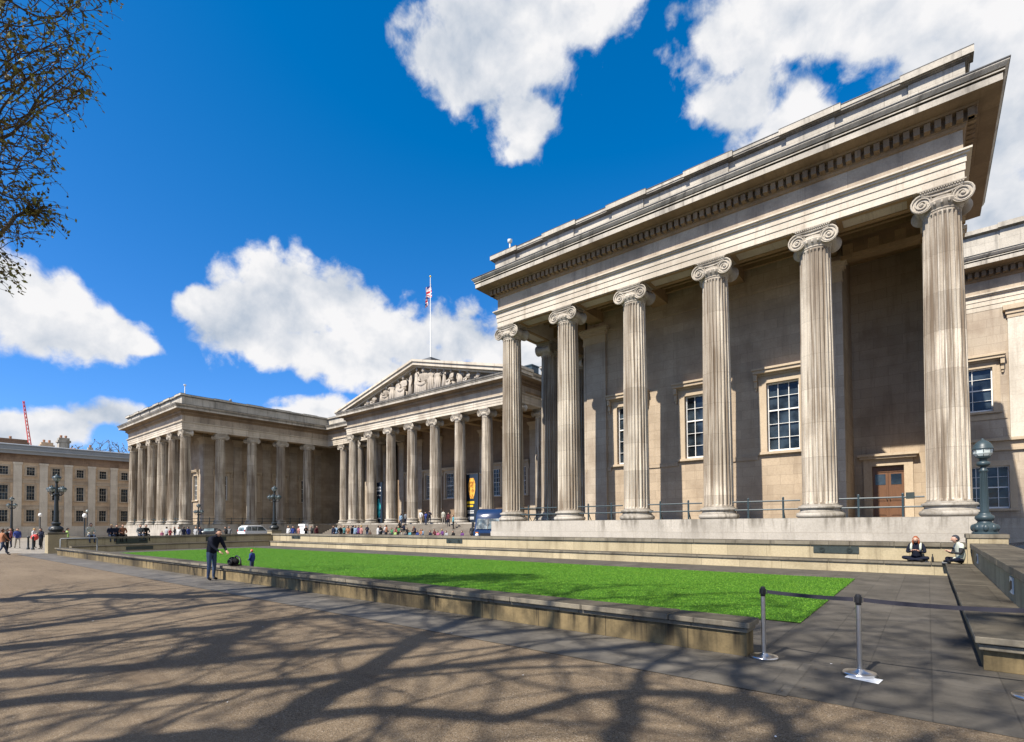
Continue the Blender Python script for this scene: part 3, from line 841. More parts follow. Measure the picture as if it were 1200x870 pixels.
    mb = MB(); t = .4
    for sg in (-1, 1):
        a, b = sorted((dc + sg * .735, dc + sg * (.735 + t))); mb.box(a, b, 35.9, 36.0, ZB, 4.965)
    mb.box(dc - 1.135, dc + 1.135, 35.9, 36.0, 4.968, 5.36); mb.box(dc - 1.3, dc + 1.3, 35.66, 36.0, 5.363, 5.5); mb.box(dc - 1.4, dc + 1.4, 35.55, 36.0, 5.503, 5.64)
    mb.build('surround', M['trim'], do)
    # railings between the columns
    for k in range(5): railing_bay(root, (X(X1 + k * S + .8), Y1 - .25), (X(X1 + (k + 1) * S - .8), Y1 - .25))
    for k in range(4): railing_bay(root, (X(X1 - .25), Y1 + k * S + .8), (X(X1 - .25), Y1 + (k + 1) * S - .8))

EW = empty('museum_wing', (-10.65, 36, 0), 'nearest colonnaded stone wing with six tall fluted columns and a brown door on its right', 'building')
wing(False, EW)
WW = empty('museum_wing', (XM + 10.65, 36, 0), 'far colonnaded stone wing left of the pediment with grey shaded side columns', 'building')
wing(True, WW)

# small sign on the railing post beside the door
mb = MB(); mb.box(-.72, -.42, Y1 - .34, Y1 - .30, ZB + .78, ZB + 1.06); mb.build('notice', M['bronze'], EW)

# ---- link facade to the right of the near wing
LK = empty('link_building', (8, 46, 0), 'sunlit stone range with sash windows behind the right edge of the near wing', 'building')
f = Fr('S', 46.0)
lw = [(2.5, 2.0, 9.02, 11.9, 2, 4), (3.1, 2.15, 2.6, 5.36, 4, 4), (9.4, 2.0, 9.02, 11.9, 2, 4), (9.4, 2.15, 2.6, 5.36, 4, 4), (15.4, 2.0, 9.02, 11.9, 2, 4), (15.4, 2.15, 2.6, 5.36, 4, 4)]
mb = MB(); f.wall(mb, 1.0, 22.0, 1.95, 15.7, [(u - w / 2, u + w / 2, a, b) for u, w, a, b, *_ in lw], .3)
mb.build('facade', M['wall'], LK)
mb = MB(); f.box(mb, 1.0, 22.0, -.35, .3, 0, 1.95); mb.build('stylobate', M['plinth'], LK)
mb = MB(); f.box(mb, 1.0, 22.0, -.16, .02, 6.36, 6.54); f.box(mb, 1.0, 22.0, -.10, .02, 6.542, 6.98); f.box(mb, 1.0, 22.0, -.32, .02, 6.982, 7.16)
f.box(mb, 1.0, 4.15, -.06, .02, 8.45, 8.75)
mb.build('string_course', M['trim'], LK)
lp = [(22.0, 46.0), (1.0, 46.0)]
mb = MB(); mb.sweep(lp, [(max(e, -.3), z) for e, z in ARCH]); mb.build('architrave', M['entab'], LK)
mb = MB(); mb.sweep(lp, FRZ, caps=False); mb.build('frieze', M['frieze'], LK)
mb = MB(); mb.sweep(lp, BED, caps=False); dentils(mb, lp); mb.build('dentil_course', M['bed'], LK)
mb = MB(); mb.sweep(lp, CRN, caps=False); mb.build('cornice', M['cornice'], LK)
mb = MB(); mb.sweep(lp, FLASH, caps=False); mb.build('lead_flashing', M['leading'], LK)
mb = MB(); mb.sweep(lp, [(.5, 19.15), (.5, 20.6), (.75, 20.68), (.75, 20.95), (-.4, 20.95), (-.4, 19.15)])
for x in (4.9, 11.9, 18): mb.box(x - .9, x + .9, 45.42, 45.7, 19.2, 20.61); mb.box(x - 1.0, x + 1.0, 45.17, 45.7, 20.69, 21.0)
mb.build('parapet', M['parapet'], LK)
for x in (5.0, 12.0, 18.4):
    mb, mc = MB(), MB()
    f.box(mb, x - .72, x + .72, -.18, .02, 7.17, 14.9)
    for q, a, b in ((.03, 14.902, 15.15), (.1, 15.152, 15.4), (.22, 15.402, 15.7)): f.box(mc, x - .72 - q, x + .72 + q, -.18 - q, .02, a, b)
    pl = mb.build('pilaster', M['res_trim'], LK); mc.build('pilaster_capital', M['trim'], pl)
for u, w, a, b, c, r in lw: sash_window(f, LK, u, w, a, b, c, r, surround=.36, hood=(a > 6), dp=.16)
mb = MB(); mb.box(1.0, 22.0, 46.4, 64, 19.0, 19.2); mb.build('roof', M['lead'], LK)

# ---- central portico with its pediment
CP = empty('museum_portico', (-53.0, 50, 0), 'central stone portico with eight columns under a sculpted triangular pediment', 'building')
SC, XC, YC = 4.628, -69.208, 46.55
for k in range(8): place_column(CP, XC + k * SC, YC, 0, corner=(k in (0, 7)))
for x in (XC, XC + 7 * SC): place_column(CP, x, 51.2, 1)
mb = MB(); mb.box(-70.7, -35.3, 45.2, 60, 0, ZB); mb.build('stylobate', M['plinth'], CP)
mb = MB()
for k in range(11): mb.box(-70.3 + .0 * k, -35.7, 40.75 + .38 * k + .003 * 0, 45.19, .167 * k + (.002 if k else 0), .167 * (k + 1))
for x0, x1 in ((-71.6, -70.32), (-35.68, -34.4)): mb.box(x0, x1, 40.5, 45.19, 0, 1.9)
mb.build('entrance_steps', M['steps'], CP)
pth = [(-36.09, 56), (-36.09, YC - D), (-69.93, YC - D), (-69.93, 56)]
entablature(CP, pth, False, .012)
def rake(mb, xa, za, xb, zb, t0, t1, y0, y1):
    q = [(xa, za + t0), (xb, zb + t0), (xb, zb + t1), (xa, za + t1)]
    if xa > xb: q.reverse()
    mb.prism_xz(q, y0, y1)
AX, AZ = -53.01, 23.06
mb = MB()
for sx in (-1, 1):
    xt = AX + sx * 18.21
    rake(mb, xt, 18.62, AX, AZ, 0, .34, 44.73, 47.0)
    rake(mb, xt - sx * -.0, 18.62, AX, AZ, .343, .42, 44.68, 47.0)
    rake(mb, xt + sx * .12, 18.6, AX, AZ, .423, .72, 44.56, 47.0)
    rake(mb, AX + sx * 16.9, 18.9, AX, AZ, -.22, -.003, 45.3, 47.0)
mb.build('raking_cornice', M['entab'], CP)
mb = MB(); mb.prism_xz([(AX - 17.4, 18.75), (AX + 17.4, 18.75), (AX, AZ - .05)], 46.1, 46.4); mb.build('tympanum', M['frieze'], CP)
mb = MB()
for sx in (-1, 1):
    a = [(AX, 46.9, AZ + .70), (AX + sx * 18.0, 46.9, 19.2), (AX + sx * 18.0, 80, 19.2), (AX, 80, AZ + .70)]
    mb.quad(*a)
    b = [(p[0], p[1], p[2] - .3) for p in a]; mb.quad(*b)
mb.box(-57.5, -48.5, 75, 84, 19, 24)
mb.build('roof', M['lead'], CP)
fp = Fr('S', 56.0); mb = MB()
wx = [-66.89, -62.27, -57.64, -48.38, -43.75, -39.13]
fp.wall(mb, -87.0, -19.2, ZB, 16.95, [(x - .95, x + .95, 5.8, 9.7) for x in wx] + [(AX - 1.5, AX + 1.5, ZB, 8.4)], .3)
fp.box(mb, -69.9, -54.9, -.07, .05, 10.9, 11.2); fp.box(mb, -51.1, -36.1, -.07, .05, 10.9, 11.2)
mb.build('cella_wall', M['wall_deep_shade'], CP)
for x in wx: sash_window(fp, CP, x, 1.9, 5.8, 9.7, 4, 6, bar=.04)
for k in range(8): antae(CP, XC + k * SC - .6, XC + k * SC + .6, fp)
mb = MB()
for sg in (-1, 1):
    mb.box(AX + sg * .74 - .72, AX + sg * .74 + .72, 56.2, 56.28, ZB, 8.38)
    for z in (2.3, 4.3, 6.3): mb.box(AX + sg * .74 - .5, AX + sg * .74 + .5, 56.15, 56.2, z, z + 1.6)
do = mb.build('door', M['bronze'], CP)
mb = MB()
for sg in (-1, 1): a, b = sorted((AX + sg * 1.51, AX + sg * 2.1)); mb.box(a, b, 55.85, 56.0, ZB, 8.42)
mb.box(AX - 2.1, AX + 2.1, 55.85, 56.0, 8.423, 9.0); mb.box(AX - 2.4, AX + 2.4, 55.5, 56.0, 9.003, 9.3)
mb.build('surround', M['trim'], do)
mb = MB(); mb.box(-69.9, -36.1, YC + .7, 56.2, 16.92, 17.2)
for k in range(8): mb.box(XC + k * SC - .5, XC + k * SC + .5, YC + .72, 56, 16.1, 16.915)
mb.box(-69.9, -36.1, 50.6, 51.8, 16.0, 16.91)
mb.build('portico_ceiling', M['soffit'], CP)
mb = MB(); mb.box(-53.95, -52.1, 47.1, 48.9, 23.3, 24.5); mb.build('roof_hatch', M['roof_dark'], CP)
mb = MB(); mb.box(-38.2, -36.9, 49.6, 51, 19.3, 20.9); mb.box(-38.3, -36.8, 49.5, 51.1, 20.9, 21.05); mb.build('skylight', M['iron'], CP)

# ---- west residence range facing the court
RW = empty('residence_range', (-131, 14, 0), 'long brown three storey range with pale pilasters along the left edge', 'building')
f = Fr('E', -125.0); y0r, y1r = -6.0, 38.0
bays = [14.15 + 3.45 * (i - 5) for i in range(0, 12)]
ops = []
for yc in bays:
    for a, b in ((2.75, 4.85), (6.6, 9.2), (11.0, 12.5)): ops.append((yc - .55, yc + .55, a, b))
mb = MB(); f.wall(mb, y0r, y1r, 1.0, 13.3, ops, .22); mb.build('facade', M['res_wall'], RW)
mb = MB(); f.box(mb, y0r, y1r, -.5, .3, 0, 1.9); mb.build('stylobate', M['res_trim'], RW)
for yc in bays:
    q = yc + 1.725; mb = MB()
    if q < y1r - 1:
        f.box(mb, q - .55, q + .55, -.2, .02, 1.9, 12.9); f.box(mb, q - .63, q + .63, -.28, .02, 12.9, 13.28)
        mb.build('pilaster', M['res_trim'], RW)
    for z in (5.55, 10.15):
        mb = MB(); f.box(mb, yc - 1.17, yc + 1.17, -.14, .02, z, z + .16); f.box(mb, yc - 1.17, yc + 1.17, -.07, .02, z - .5, z - .003)
        mb.build('sill_band', M['wall'], RW)
mb = MB(); mb.sweep([(-125, y0r), (-125, y1r)][::-1], [(0, 13.3), (.08, 13.31), (.08, 13.8), (.02, 13.81), (.02, 14.45), (.12, 14.5), (.12, 14.65), (.7, 14.7)]); mb.build('frieze', M['res_frieze'], RW)
mb = MB(); mb.sweep([(-125, y0r), (-125, y1r)][::-1], [(.7, 14.7), (.7, 15.05), (.9, 15.3), (.9, 15.4), (.25, 15.5), (.25, 16.15), (.4, 16.2), (.4, 16.35), (-.3, 16.35), (-.3, 14.7)]); mb.build('cornice', M['lead'], RW)
mb = MB(); mb.box(-141, -124.9, y0r, y1r, 14.9, 15.6); mb.hexa([(-141, y0r, 15.6), (-126, y0r, 15.6), (-126, y1r, 15.6), (-141, y1r, 15.6), (-136, y0r, 17.2), (-131, y0r, 17.2), (-131, y1r, 17.2), (-136, y1r, 17.2)]); mb.build('roof', M['lead'], RW)
for yc in bays:
    for (a, b, r) in ((2.75, 4.85, 4), (6.6, 9.2, 4), (11.0, 12.5, 3)):
        sash_window(f, RW, yc, 1.1, a, b, 3, r, dp=.14, surround=.26, hood=False, bar=.02, mat_s='wall', frame='res_trim')
def chimney(x, y, w, d_, z0, z1, pots, m='cornice'):
    mb = MB(); mb.box(x - w / 2, x + w / 2, y - d_ / 2, y + d_ / 2, z0, z1); mb.box(x - w / 2 - .2, x + w / 2 + .2, y - d_ / 2 - .2, y + d_ / 2 + .2, z1 - .9, z1 - .5)
    c = mb.build('chimney', M[m], RW)
    mb = MB()
    for i in range(pots):
        t = (i + .5) / pots - .5
        mb.lathe([(.22, 0), (.17, .3), (.23, .34), (.18, .55)], 10, (x, y + t * d_ * .9, z1))
    mb.build('chimney_pot', M['pot'], c)
chimney(-133, 23.4, 1.7, 1.6, 16, 19.3, 2, 'plinth'); chimney(-136, 21.4, 1.3, 1.8, 16, 18.5, 2, 'res_wall')
chimney(-136, 16.2, 1.8, 4.6, 16, 18.6, 1, 'brick'); chimney(-133, 27.6, .8, .8, 16, 17.9, 1, 'plinth'); chimney(-137, 25.6, 1.0, 1.2, 16, 17.5, 2, 'pot'); chimney(-133, 35.3, 1.2, 1.4, 16, 17.4, 2, 'plinth')
# west link behind the far wing
LW = empty('link_building', (-115, 38, 0), 'stone range joining the far wing to the brown three storey range', 'building')
mb = MB(); mb.box(-124.8, -107.8, 38.2, 50, 0, 16.2); mb.build('facade', M['wall'], LW)
mb = MB(); mb.box(-124.8, -107.8, 37.4, 50.2, 16.2, 16.6); mb.build('cornice', M['cornice'], LW)

# ------------------------------------------------------------------ ground and forecourt
def sheet(name, x0, x1, y0, y1, z, mat):
    mb = MB(); mb.quad((x0, y0, z), (x1, y0, z), (x1, y1, z), (x0, y1, z))
    return tag(mb.build(name, M[mat]), kind='structure')
sheet('ground', -2200, 2200, -1500, 2200, -.03, 'far_paving')
sheet('gravel_forecourt', -50, 60, -70, 6.42, 0.0, 'gravel')
sheet('pavement', -47.8, 2.6, 6.1, 23.4, .004, 'flags')
sheet('pavement_strip', -47.8, -1.2, 6.05, 7.6, .008, 'flag_strip')
sheet('road', -125, 40, 23.4, 45, -.012, 'flags')
sheet('lawn', -43.3, -1.83, 10.5, 19.5, .02, 'lawn')

def grass():
    rng = np.random.default_rng(3); n = 260000
    x = rng.uniform(-43.3, -1.83, n); y = rng.uniform(10.5, 19.5, n)
    x = np.where(x > -1.95, x + rng.normal(0, .03, n), x); y = np.where(y < 10.62, y + rng.normal(0, .03, n), y)
    keep = rng.random(n) < np.clip(14.0 / np.hypot(x, y), .12, 1) ; x, y = x[keep], y[keep]
    h = rng.uniform(.010, .024, len(x)); a = rng.uniform(0, 2 * pi, len(x)); w = rng.uniform(.006, .012, len(x))
    lx = rng.normal(0, .012, len(x)); ly = rng.normal(0, .012, len(x)); k = len(x)
    v = np.zeros((k, 3, 3)); v[:, :, 2] = .018
    v[:, 0, 0] = x - w * np.cos(a); v[:, 0, 1] = y - w * np.sin(a); v[:, 1, 0] = x + w * np.cos(a); v[:, 1, 1] = y + w * np.sin(a)
    v[:, 2, 0] = x + lx; v[:, 2, 1] = y + ly; v[:, 2, 2] = .018 + h
    me = bpy.data.meshes.new('grass'); me.vertices.add(3 * k); me.vertices.foreach_set('co', v.reshape(-1))
    me.loops.add(3 * k); me.loops.foreach_set('vertex_index', np.arange(3 * k)); me.polygons.add(k)
    me.polygons.foreach_set('loop_start', np.arange(0, 3 * k, 3)); me.materials.append(M['blade']); me.update(); me.validate()
    o = bpy.data.objects.new('grass', me); col.objects.link(o)
    tag(o, 'short mown bright green grass of the court lawn', 'grass', kind='stuff')
grass()

def litter():
    rng = np.random.default_rng(9); mb = MB()
    for _ in range(420):
        x, y = rng.uniform(-24, 2.4), rng.uniform(.6, 10.3)
        if 7.3 < y < 8 and x < -1.7: continue
        if x > .4 and y > 8.3: continue
        s_ = rng.uniform(.006, .022); a = rng.uniform(0, 2 * pi); z = .012 + rng.uniform(0, .004); t = rng.uniform(.2, .5)
        mb.quad((x + s_ * cos(a), y + s_ * sin(a), z + s_ * t * rng.random()), (x - s_ * .6 * sin(a), y + s_ * .6 * cos(a), z), (x - s_ * cos(a), y - s_ * sin(a), z + s_ * t * rng.random()), (x + s_ * .6 * sin(a), y - s_ * .6 * cos(a), z))
        mb.m[-1] = int(rng.random() < .08)
    o = mb.build('fallen_litter', [M['dead_leaf'], M['paper']])
    tag(o, 'scattered bud scales and pale specks on the forecourt ground', 'litter', kind='stuff')
M['dead_leaf'] = plain('dead_leaf', (.10, .06, .03), .8, 0, .4, 3)
litter()

# ---- court walls with their benches
def grille(root, x0, x1, y0, y1, z0, z1, axis):
    mb = MB(); mb.box(x0, x1, y0, y1, z0, z1)
    L_ = (x1 - x0) if axis == 'x' else (y1 - y0)
    for t in (.2, .8):
        for i in range(3):
            r = .09 - .025 * i
            c = (x0 + L_ * t, y0 - .012, (z0 + z1) / 2) if axis == 'x' else (x1 + .012, y0 + L_ * t, (z0 + z1) / 2)
            pts = [(c[0] + (r * cos(a) if axis == 'x' else 0), c[1] + (r * cos(a) if axis != 'x' else 0), c[2] + r * sin(a)) for a in [2 * pi * k / 12 for k in range(13)]]
            mb.tube(pts, .011, 5)
    return mb.build('grille', M['bronze'], root)

def stones(mb, x0, x1, y0, y1, z0, z1, seed, axis='x', n=1.7, gap=.007, jit=.005):
    rs = random.Random(seed); a0, a1 = (x0, x1) if axis == 'x' else (y0, y1); a = a0
    while a < a1 - .05:
        b = min(a1, a + n * rs.uniform(.75, 1.2)); b = a1 if a1 - b < .5 else b
        j = [rs.uniform(-jit, jit) for _ in range(3)]
        if axis == 'x': mb.box(a, b - gap, y0 + j[0], y1 + j[1], z0, z1 + j[2])
        else: mb.box(x0 + j[0], x1 + j[1], a, b - gap, z0, z1 + j[2])
        a = b
NWALL = empty('terrace_wall', (-23, 23, 0), 'long sunlit stone wall with a bench ledge along the far side of the lawn', 'wall')
mb = MB(); mb.box(-46.6, .6, 22.34, 23.02, 0, .345); mb.build('bench_riser', M['court'], NWALL)
mb = MB(); stones(mb, -46.62, .58, 22.28, 23.03, .347, .43, 1); mb.build('bench_ledge', M['coping'], NWALL, bevel=.01)
mb = MB(); mb.box(-47.0, 1.1, 23.0, 23.75, 0, .93); mb.build('wall', M['court'], NWALL)
mb = MB(); stones(mb, -47.0, 1.0, 22.93, 23.82, .932, 1.08, 2); mb.build('coping', M['coping'], NWALL, bevel=.012)
grille(NWALL, -3.5, -2.02, 22.97, 23.01, .63, .87, 'x'); grille(NWALL, -43.4, -42.0, 22.97, 23.01, .66, .9, 'x'); grille(NWALL, -24.0, -22.6, 22.97, 23.01, .63, .87, 'x')

EWALL = empty('terrace_wall', (1.4, 15, 0), 'dark topped stone wall with a wide bench ledge at the right edge', 'wall')
mb = MB(); mb.box(.50, 1.12, 8.58, 22.33, 0, .34); mb.build('bench_riser', M['low_wall'], EWALL)
mb = MB(); stones(mb, .42, 1.13, 8.46, 22.27, .345, .43, 3, 'y'); stones(mb, .46, 1.13, 8.51, 22.27, .26, .335, 4, 'y'); mb.build('bench_ledge', M['coping'], EWALL, bevel=.012)
mb = MB(); mb.box(1.12, 1.86, 8.62, 22.98, 0, .93); mb.build('wall', M['court'], EWALL)
mb = MB(); stones(mb, 1.05, 1.94, 8.5, 22.6, .932, 1.08, 5, 'y'); mb.build('coping', M['coping'], EWALL, bevel=.012)
WWALL = empty('terrace_wall', (-47.4, 15, 0), 'shaded stone wall with a bench ledge at the far left end of the lawn', 'wall')
mb = MB(); mb.box(-46.95, -46.06, 8.62, 22.33, 0, .39); mb.build('bench_riser', M['court'], WWALL)
mb = MB(); mb.box(-46.95, -46.0, 8.6, 22.30, .392, .48); mb.build('bench_ledge', M['coping'], WWALL, bevel=.01)
mb = MB(); mb.box(-47.8, -46.93, 8.55, 22.98, 0, .93); mb.build('wall', M['court'], WWALL)
mb = MB(); mb.box(-47.88, -46.86, 8.52, 22.85, .932, 1.08); mb.build('coping', M['coping'], WWALL, bevel=.012)
grille(WWALL, -46.95, -46.90, 11.3, 13.3, .55, .9, 'y'); grille(WWALL, -46.95, -46.90, 17.4, 19.0, .55, .9, 'y')
mb = MB(); mb.box(-46.07, -46.03, 11.7, 13.4, .1, .34); mb.build('grille', M['bronze'], WWALL)

def pedestal(x, y, z1, w, label):
    o = empty('lamp_pedestal', (x, y, 0), label, 'pedestal')
    mb = MB(); mb.box(x - w, x + w, y - w, y + w, 0, z1 - .14); mb.build('pedestal_block', M['court'], o, bevel=.012)
    mb = MB(); mb.box(x - w - .03, x + w + .03, y - w - .03, y + w + .03, z1 - .138, z1); mb.build('pedestal_cap', M['coping'], o, bevel=.02)
pedestal(1.5, 23.22, 1.38, .5, 'square stone pedestal under the single headed lamp at the right')
pedestal(-47.45, 8.02, 1.45, .5, 'square stone pedestal under the tall many lamped post at the left edge')
pedestal(-47.4, 23.4, 1.40, .45, 'square stone pedestal at the far left corner of the lawn')

LOW = empty('low_wall', (-23, 7.6, 0), 'long low stained stone wall along the near side of the lawn', 'wall')
mb = MB(); mb.box(-44.0, -1.96, 7.5, 7.84, 0, .33); mb.build('wall', M['low_wall'], LOW, bevel=.008)
mb = MB(); stones(mb, -44.05, -1.93, 7.455, 7.87, .332, .395, 6); stones(mb, -44.1, -1.89, 7.40, 7.92, .402, .485, 7, 'x', 1.9, .009, .008); mb.build('coping', M['coping'], LOW, bevel=.012)

# ---- white notices on the right wall
for i, (yy, lb) in enumerate(((20.3, 'small black and white notice on the wall just behind the seated man'), (12.35, 'small black and white notice on the wall at the right edge'))):
    o = empty('wall_notice', (1.1, yy, .6), lb, 'sign')
    mb = MB(); mb.box(1.098, 1.117, yy - .19, yy + .19, .58, .86); mb.build('board', M['white_paint'], o)
    mb = MB(); mb.box(1.092, 1.097, yy - .14, yy - .02, .66, .80); mb.hexa([(1.092, yy + .02, .64), (1.097, yy + .02, .64), (1.097, yy + .15, .60), (1.092, yy + .15, .60), (1.092, yy + .02, .80), (1.097, yy + .02, .80), (1.097, yy + .15, .74), (1.092, yy + .15, .74)])
    mb.build('pictogram', M['black_plastic'], o)

# ---- queue stanchions with webbing
def stanchion(x, y, label):
    o = empty('queue_stanchion', (x, y, 0), label, 'stanchion', 'queue stanchions at the court entrance')
    mb = MB(); mb.lathe([(.175, .012), (.178, .03), (.17, .042), (.06, .06), (.045, .075), (.03, .08)], 40); mb.build('base', M['steel'], o, smooth=40, local=True)
    mb = MB(); mb.lathe([(.028, .07), (.028, .86)], 20); mb.build('post', M['steel'], o, smooth=40, local=True)
    mb = MB(); mb.lathe([(.028, .84), (.031, .845), (.031, .955), (.028, .965), (.018, .97)], 20)
    for a in range(4): mb.box(.03 * cos(a * pi / 2) - .012, .03 * cos(a * pi / 2) + .012, .03 * sin(a * pi / 2) - .012, .03 * sin(a * pi / 2) + .012, .87, .94)
    mb.build('belt_head', M['black_plastic'], o, smooth=40, local=True)
    return o
S1, S2, S3 = (-1.76, 7.56), (-.67, 7.42), (.82, 7.5)
stanchion(*S1, 'steel queue stanchion touching the end of the low wall')
stanchion(*S2, 'steel queue stanchion standing on a white paper sheet')
stanchion(*S3, 'steel queue stanchion cut off by the right edge')
def belt(a, b, label, sag=.035):
    mb = MB(); n = 14
    for i in range(n):
        q = []
        for t in (i / n, (i + 1) / n):
            x = a[0] + (b[0] - a[0]) * t; y = a[1] + (b[1] - a[1]) * t; z = .905 - sag * 4 * t * (1 - t)
            q.append((x, y, z))
        (p, r) = q
        mb.hexa([(p[0], p[1] - .002, p[2] - .024), (r[0], r[1] - .002, r[2] - .024), (r[0], r[1] + .002, r[2] - .024), (p[0], p[1] + .002, p[2] - .024),
                 (p[0], p[1] - .002, p[2] + .024), (r[0], r[1] - .002, r[2] + .024), (r[0], r[1] + .002, r[2] + .024), (p[0], p[1] + .002, p[2] + .024)])
    o = mb.build('barrier_belt', M['belt']); tag(o, label, 'barrier belt', 'queue belts between the stanchions')
belt((S1[0] + .05, S1[1]), (S2[0] - .05, S2[1]), 'black webbing belt between the two full stanchions', .012)
belt((S2[0] + .05, S2[1]), (S3[0] - .05, S3[1]), 'black webbing belt running off to the right edge', .02)
mb = MB(); mb.hexa([(-.80, 7.2, .009), (-.47, 7.12, .009), (-.44, 7.33, .009), (-.77, 7.40, .009), (-.80, 7.2, .013), (-.47, 7.12, .013), (-.44, 7.33, .013), (-.77, 7.40, .013)])
tag(mb.build('paper_sheet', M['paper']), 'white paper sheet under the base of the middle stanchion', 'paper')

# ---- lamps
def big_lamp(x, y, z, label):
    o = empty('street_lamp', (x, y, z), label, 'street lamp')
    mb = MB()
    mb.lathe([(.44, 0), (.44, .05), (.40, .07), (.40, .1), (.43, .16), (.42, .26), (.34, .34), (.26, .37), (.24, .42), (.30, .47), (.335, .53), (.31, .60), (.22, .65), (.19, .70), (.2, .74)], 32)
    for k in range(8):
        a = 2 * pi * k / 8; mb.blob((.36 * cos(a), .36 * sin(a), .2), (.12, .12, .13), 8, 6)
    mb.v = [(p[0] * .78, p[1] * .78, p[2]) for p in mb.v]
    mb.build('lamp_base', M['iron'], o, smooth=45, local=True)
    mb = MB(); pts = []
    mb.lathe([(.165, .74), (.145, 1.0), (.128, 2.06), (.17, 2.09), (.17, 2.13), (.13, 2.16), (.12, 2.24)], 24)
    for k in range(12):
        a = 2 * pi * k / 12; mb.tube([(.15 * cos(a), .15 * sin(a), .8), (.128 * cos(a), .128 * sin(a), 2.05)], .014, 5)
    mb.lathe([(.14, 2.24), (.24, 2.29), (.27, 2.34), (.24, 2.40), (.15, 2.44), (.17, 2.5), (.28, 2.54), (.29, 2.57), (.2, 2.575)], 24)
    mb.v = [(p[0] * .70, p[1] * .70, p[2]) for p in mb.v]
    mb.build('lamp_post', M['iron'], o, smooth=45, local=True)
    mb = MB(); mb.lathe([(.18, 2.58), (.30, 2.60), (.39, 2.69), (.405, 2.83)], 8, cap=False); mb.v = [(p[0] * .64, p[1] * .64, p[2]) for p in mb.v]; mb.build('lamp_glass', M['lamp_glass'], o, local=True)
    mb = MB()
    for k in range(8):
        a = 2 * pi * k / 8; c, s_ = cos(a), sin(a)
        mb.tube([(r * c, r * s_, h) for r, h in ((.18, 2.575), (.305, 2.615), (.39, 2.72), (.41, 2.83))], .016, 5)
    mb.lathe([(.40, 2.82), (.43, 2.83), (.43, 2.87), (.40, 2.89), (.38, 2.95), (.32, 3.02), (.23, 3.08), (.13, 3.12), (.07, 3.14), (.05, 3.18), (.02, 3.2)], 24)
    mb.v = [(p[0] * .64, p[1] * .64, p[2]) for p in mb.v]
    mb.build('lamp_hood', M['iron'], o, smooth=45, local=True)
big_lamp(1.48, 23.22, 1.38, 'blue grey cast iron lamp with one domed lantern on the right corner pedestal')

def globe(mb, mg, c, r=.2):
    mg.lathe([(.05, -r), (r * .75, -r * .72), (r, -.02)], 12, c, cap=False)
    mb.lathe([(r * 1.08, -.02), (r * 1.1, .02), (r * .85, r * .5), (r * .3, r * .78), (.03, r * 1.25)], 12, c)
    for k in range(6):
        a = 2 * pi * k / 6; mb.tube([(c[0] + .05 * cos(a), c[1] + .05 * sin(a), c[2] - r), (c[0] + r * .76 * cos(a), c[1] + r * .76 * sin(a), c[2] - r * .72), (c[0] + r * cos(a), c[1] + r * sin(a), c[2])], .012, 4)
def tier_lamp(x, y, z, h, label, mat='black_iron'):
    o = empty('street_lamp', (x, y, z), label, 'street lamp', 'tiered lamp posts round the forecourt')
    k_ = h / 4.0
    mb = MB(); mb.lathe([(.36, 0), (.36, .08), (.42, .2), (.36, .36), (.2, .46), (.26, .56), (.26, .64), (.15, .72), (.17, .8)], 20)
    for k in range(8):
        a = 2 * pi * k / 8; mb.blob((.33 * cos(a), .33 * sin(a), .22), (.1, .1, .12), 6, 5)
    mb.build('lamp_base', M[mat], o, smooth=45, local=True)
    mb, mg, mh = MB(), MB(), MB()
    zt = 2.62 * k_
    mb.lathe([(.14, .8), (.11, zt), (.18, zt + .03), (.18, zt + .1), (.09, zt + .16), (.07, zt + .85), (.12, zt + .9), (.06, zt + .97)], 16)
    for k in range(4):
        a = pi / 4 + 2 * pi * k / 4; c, s_ = cos(a), sin(a)
        mb.tube([(.1 * c, .1 * s_, zt + .05), (.3 * c, .3 * s_, zt - .02), (.42 * c, .42 * s_, zt + .1), (.42 * c, .42 * s_, zt + .2)], .03, 6)
        globe(mh, mg, (.42 * c, .42 * s_, zt + .42), .2)
    globe(mh, mg, (0, 0, zt + 1.2), .24)
    mb.build('lamp_post', M[mat], o, smooth=45, local=True); mh.build('lamp_hood', M['iron'], o, smooth=45, local=True); mg.build('lamp_glass', M['lamp_glass'], o, smooth=45, local=True)
tier_lamp(-47.45, 8.02, 1.45, 3.95, 'black tiered lamp post on the left pedestal before the brown range')
tier_lamp(-47.4, 23.4, 1.40, 4.0, 'black tiered lamp post on the pedestal at the far left corner of the lawn')
tier_lamp(-90.0, 10.95, .9, 5.0, 'smaller black tiered lamp post at the extreme left edge')
tier_lamp(-73.0, 26.2, .0, 4.9, 'black tiered lamp post before the corner of the far wing')
def slim_lamp(x, y, h, label, head='lamp_glass'):
    o = empty('slim_post', (x, y, 0), label, 'lamp post')
    mb = MB(); mb.lathe([(.09, 0), (.09, .5), (.05, .55), (.045, h)], 10); mb.build('post', M['black_iron'], o, smooth=45, local=True)
    mb = MB(); mb.blob((0, 0, h + .14), (.16, .16, .2), 10, 7); mb.build('lamp_head', M[head], o, smooth=True, local=True)
slim_lamp(-82, 16.8, 3.6, 'slim black lamp post with one pale head right of the left pedestal')
slim_lamp(-70, 10.6, 2.9, 'slim post with a pale head just left of the tall left lamp', 'white_paint')
slim_lamp(-55, 11.1, 2.6, 'slim post with a pale head above the worker in a lime vest', 'white_paint')

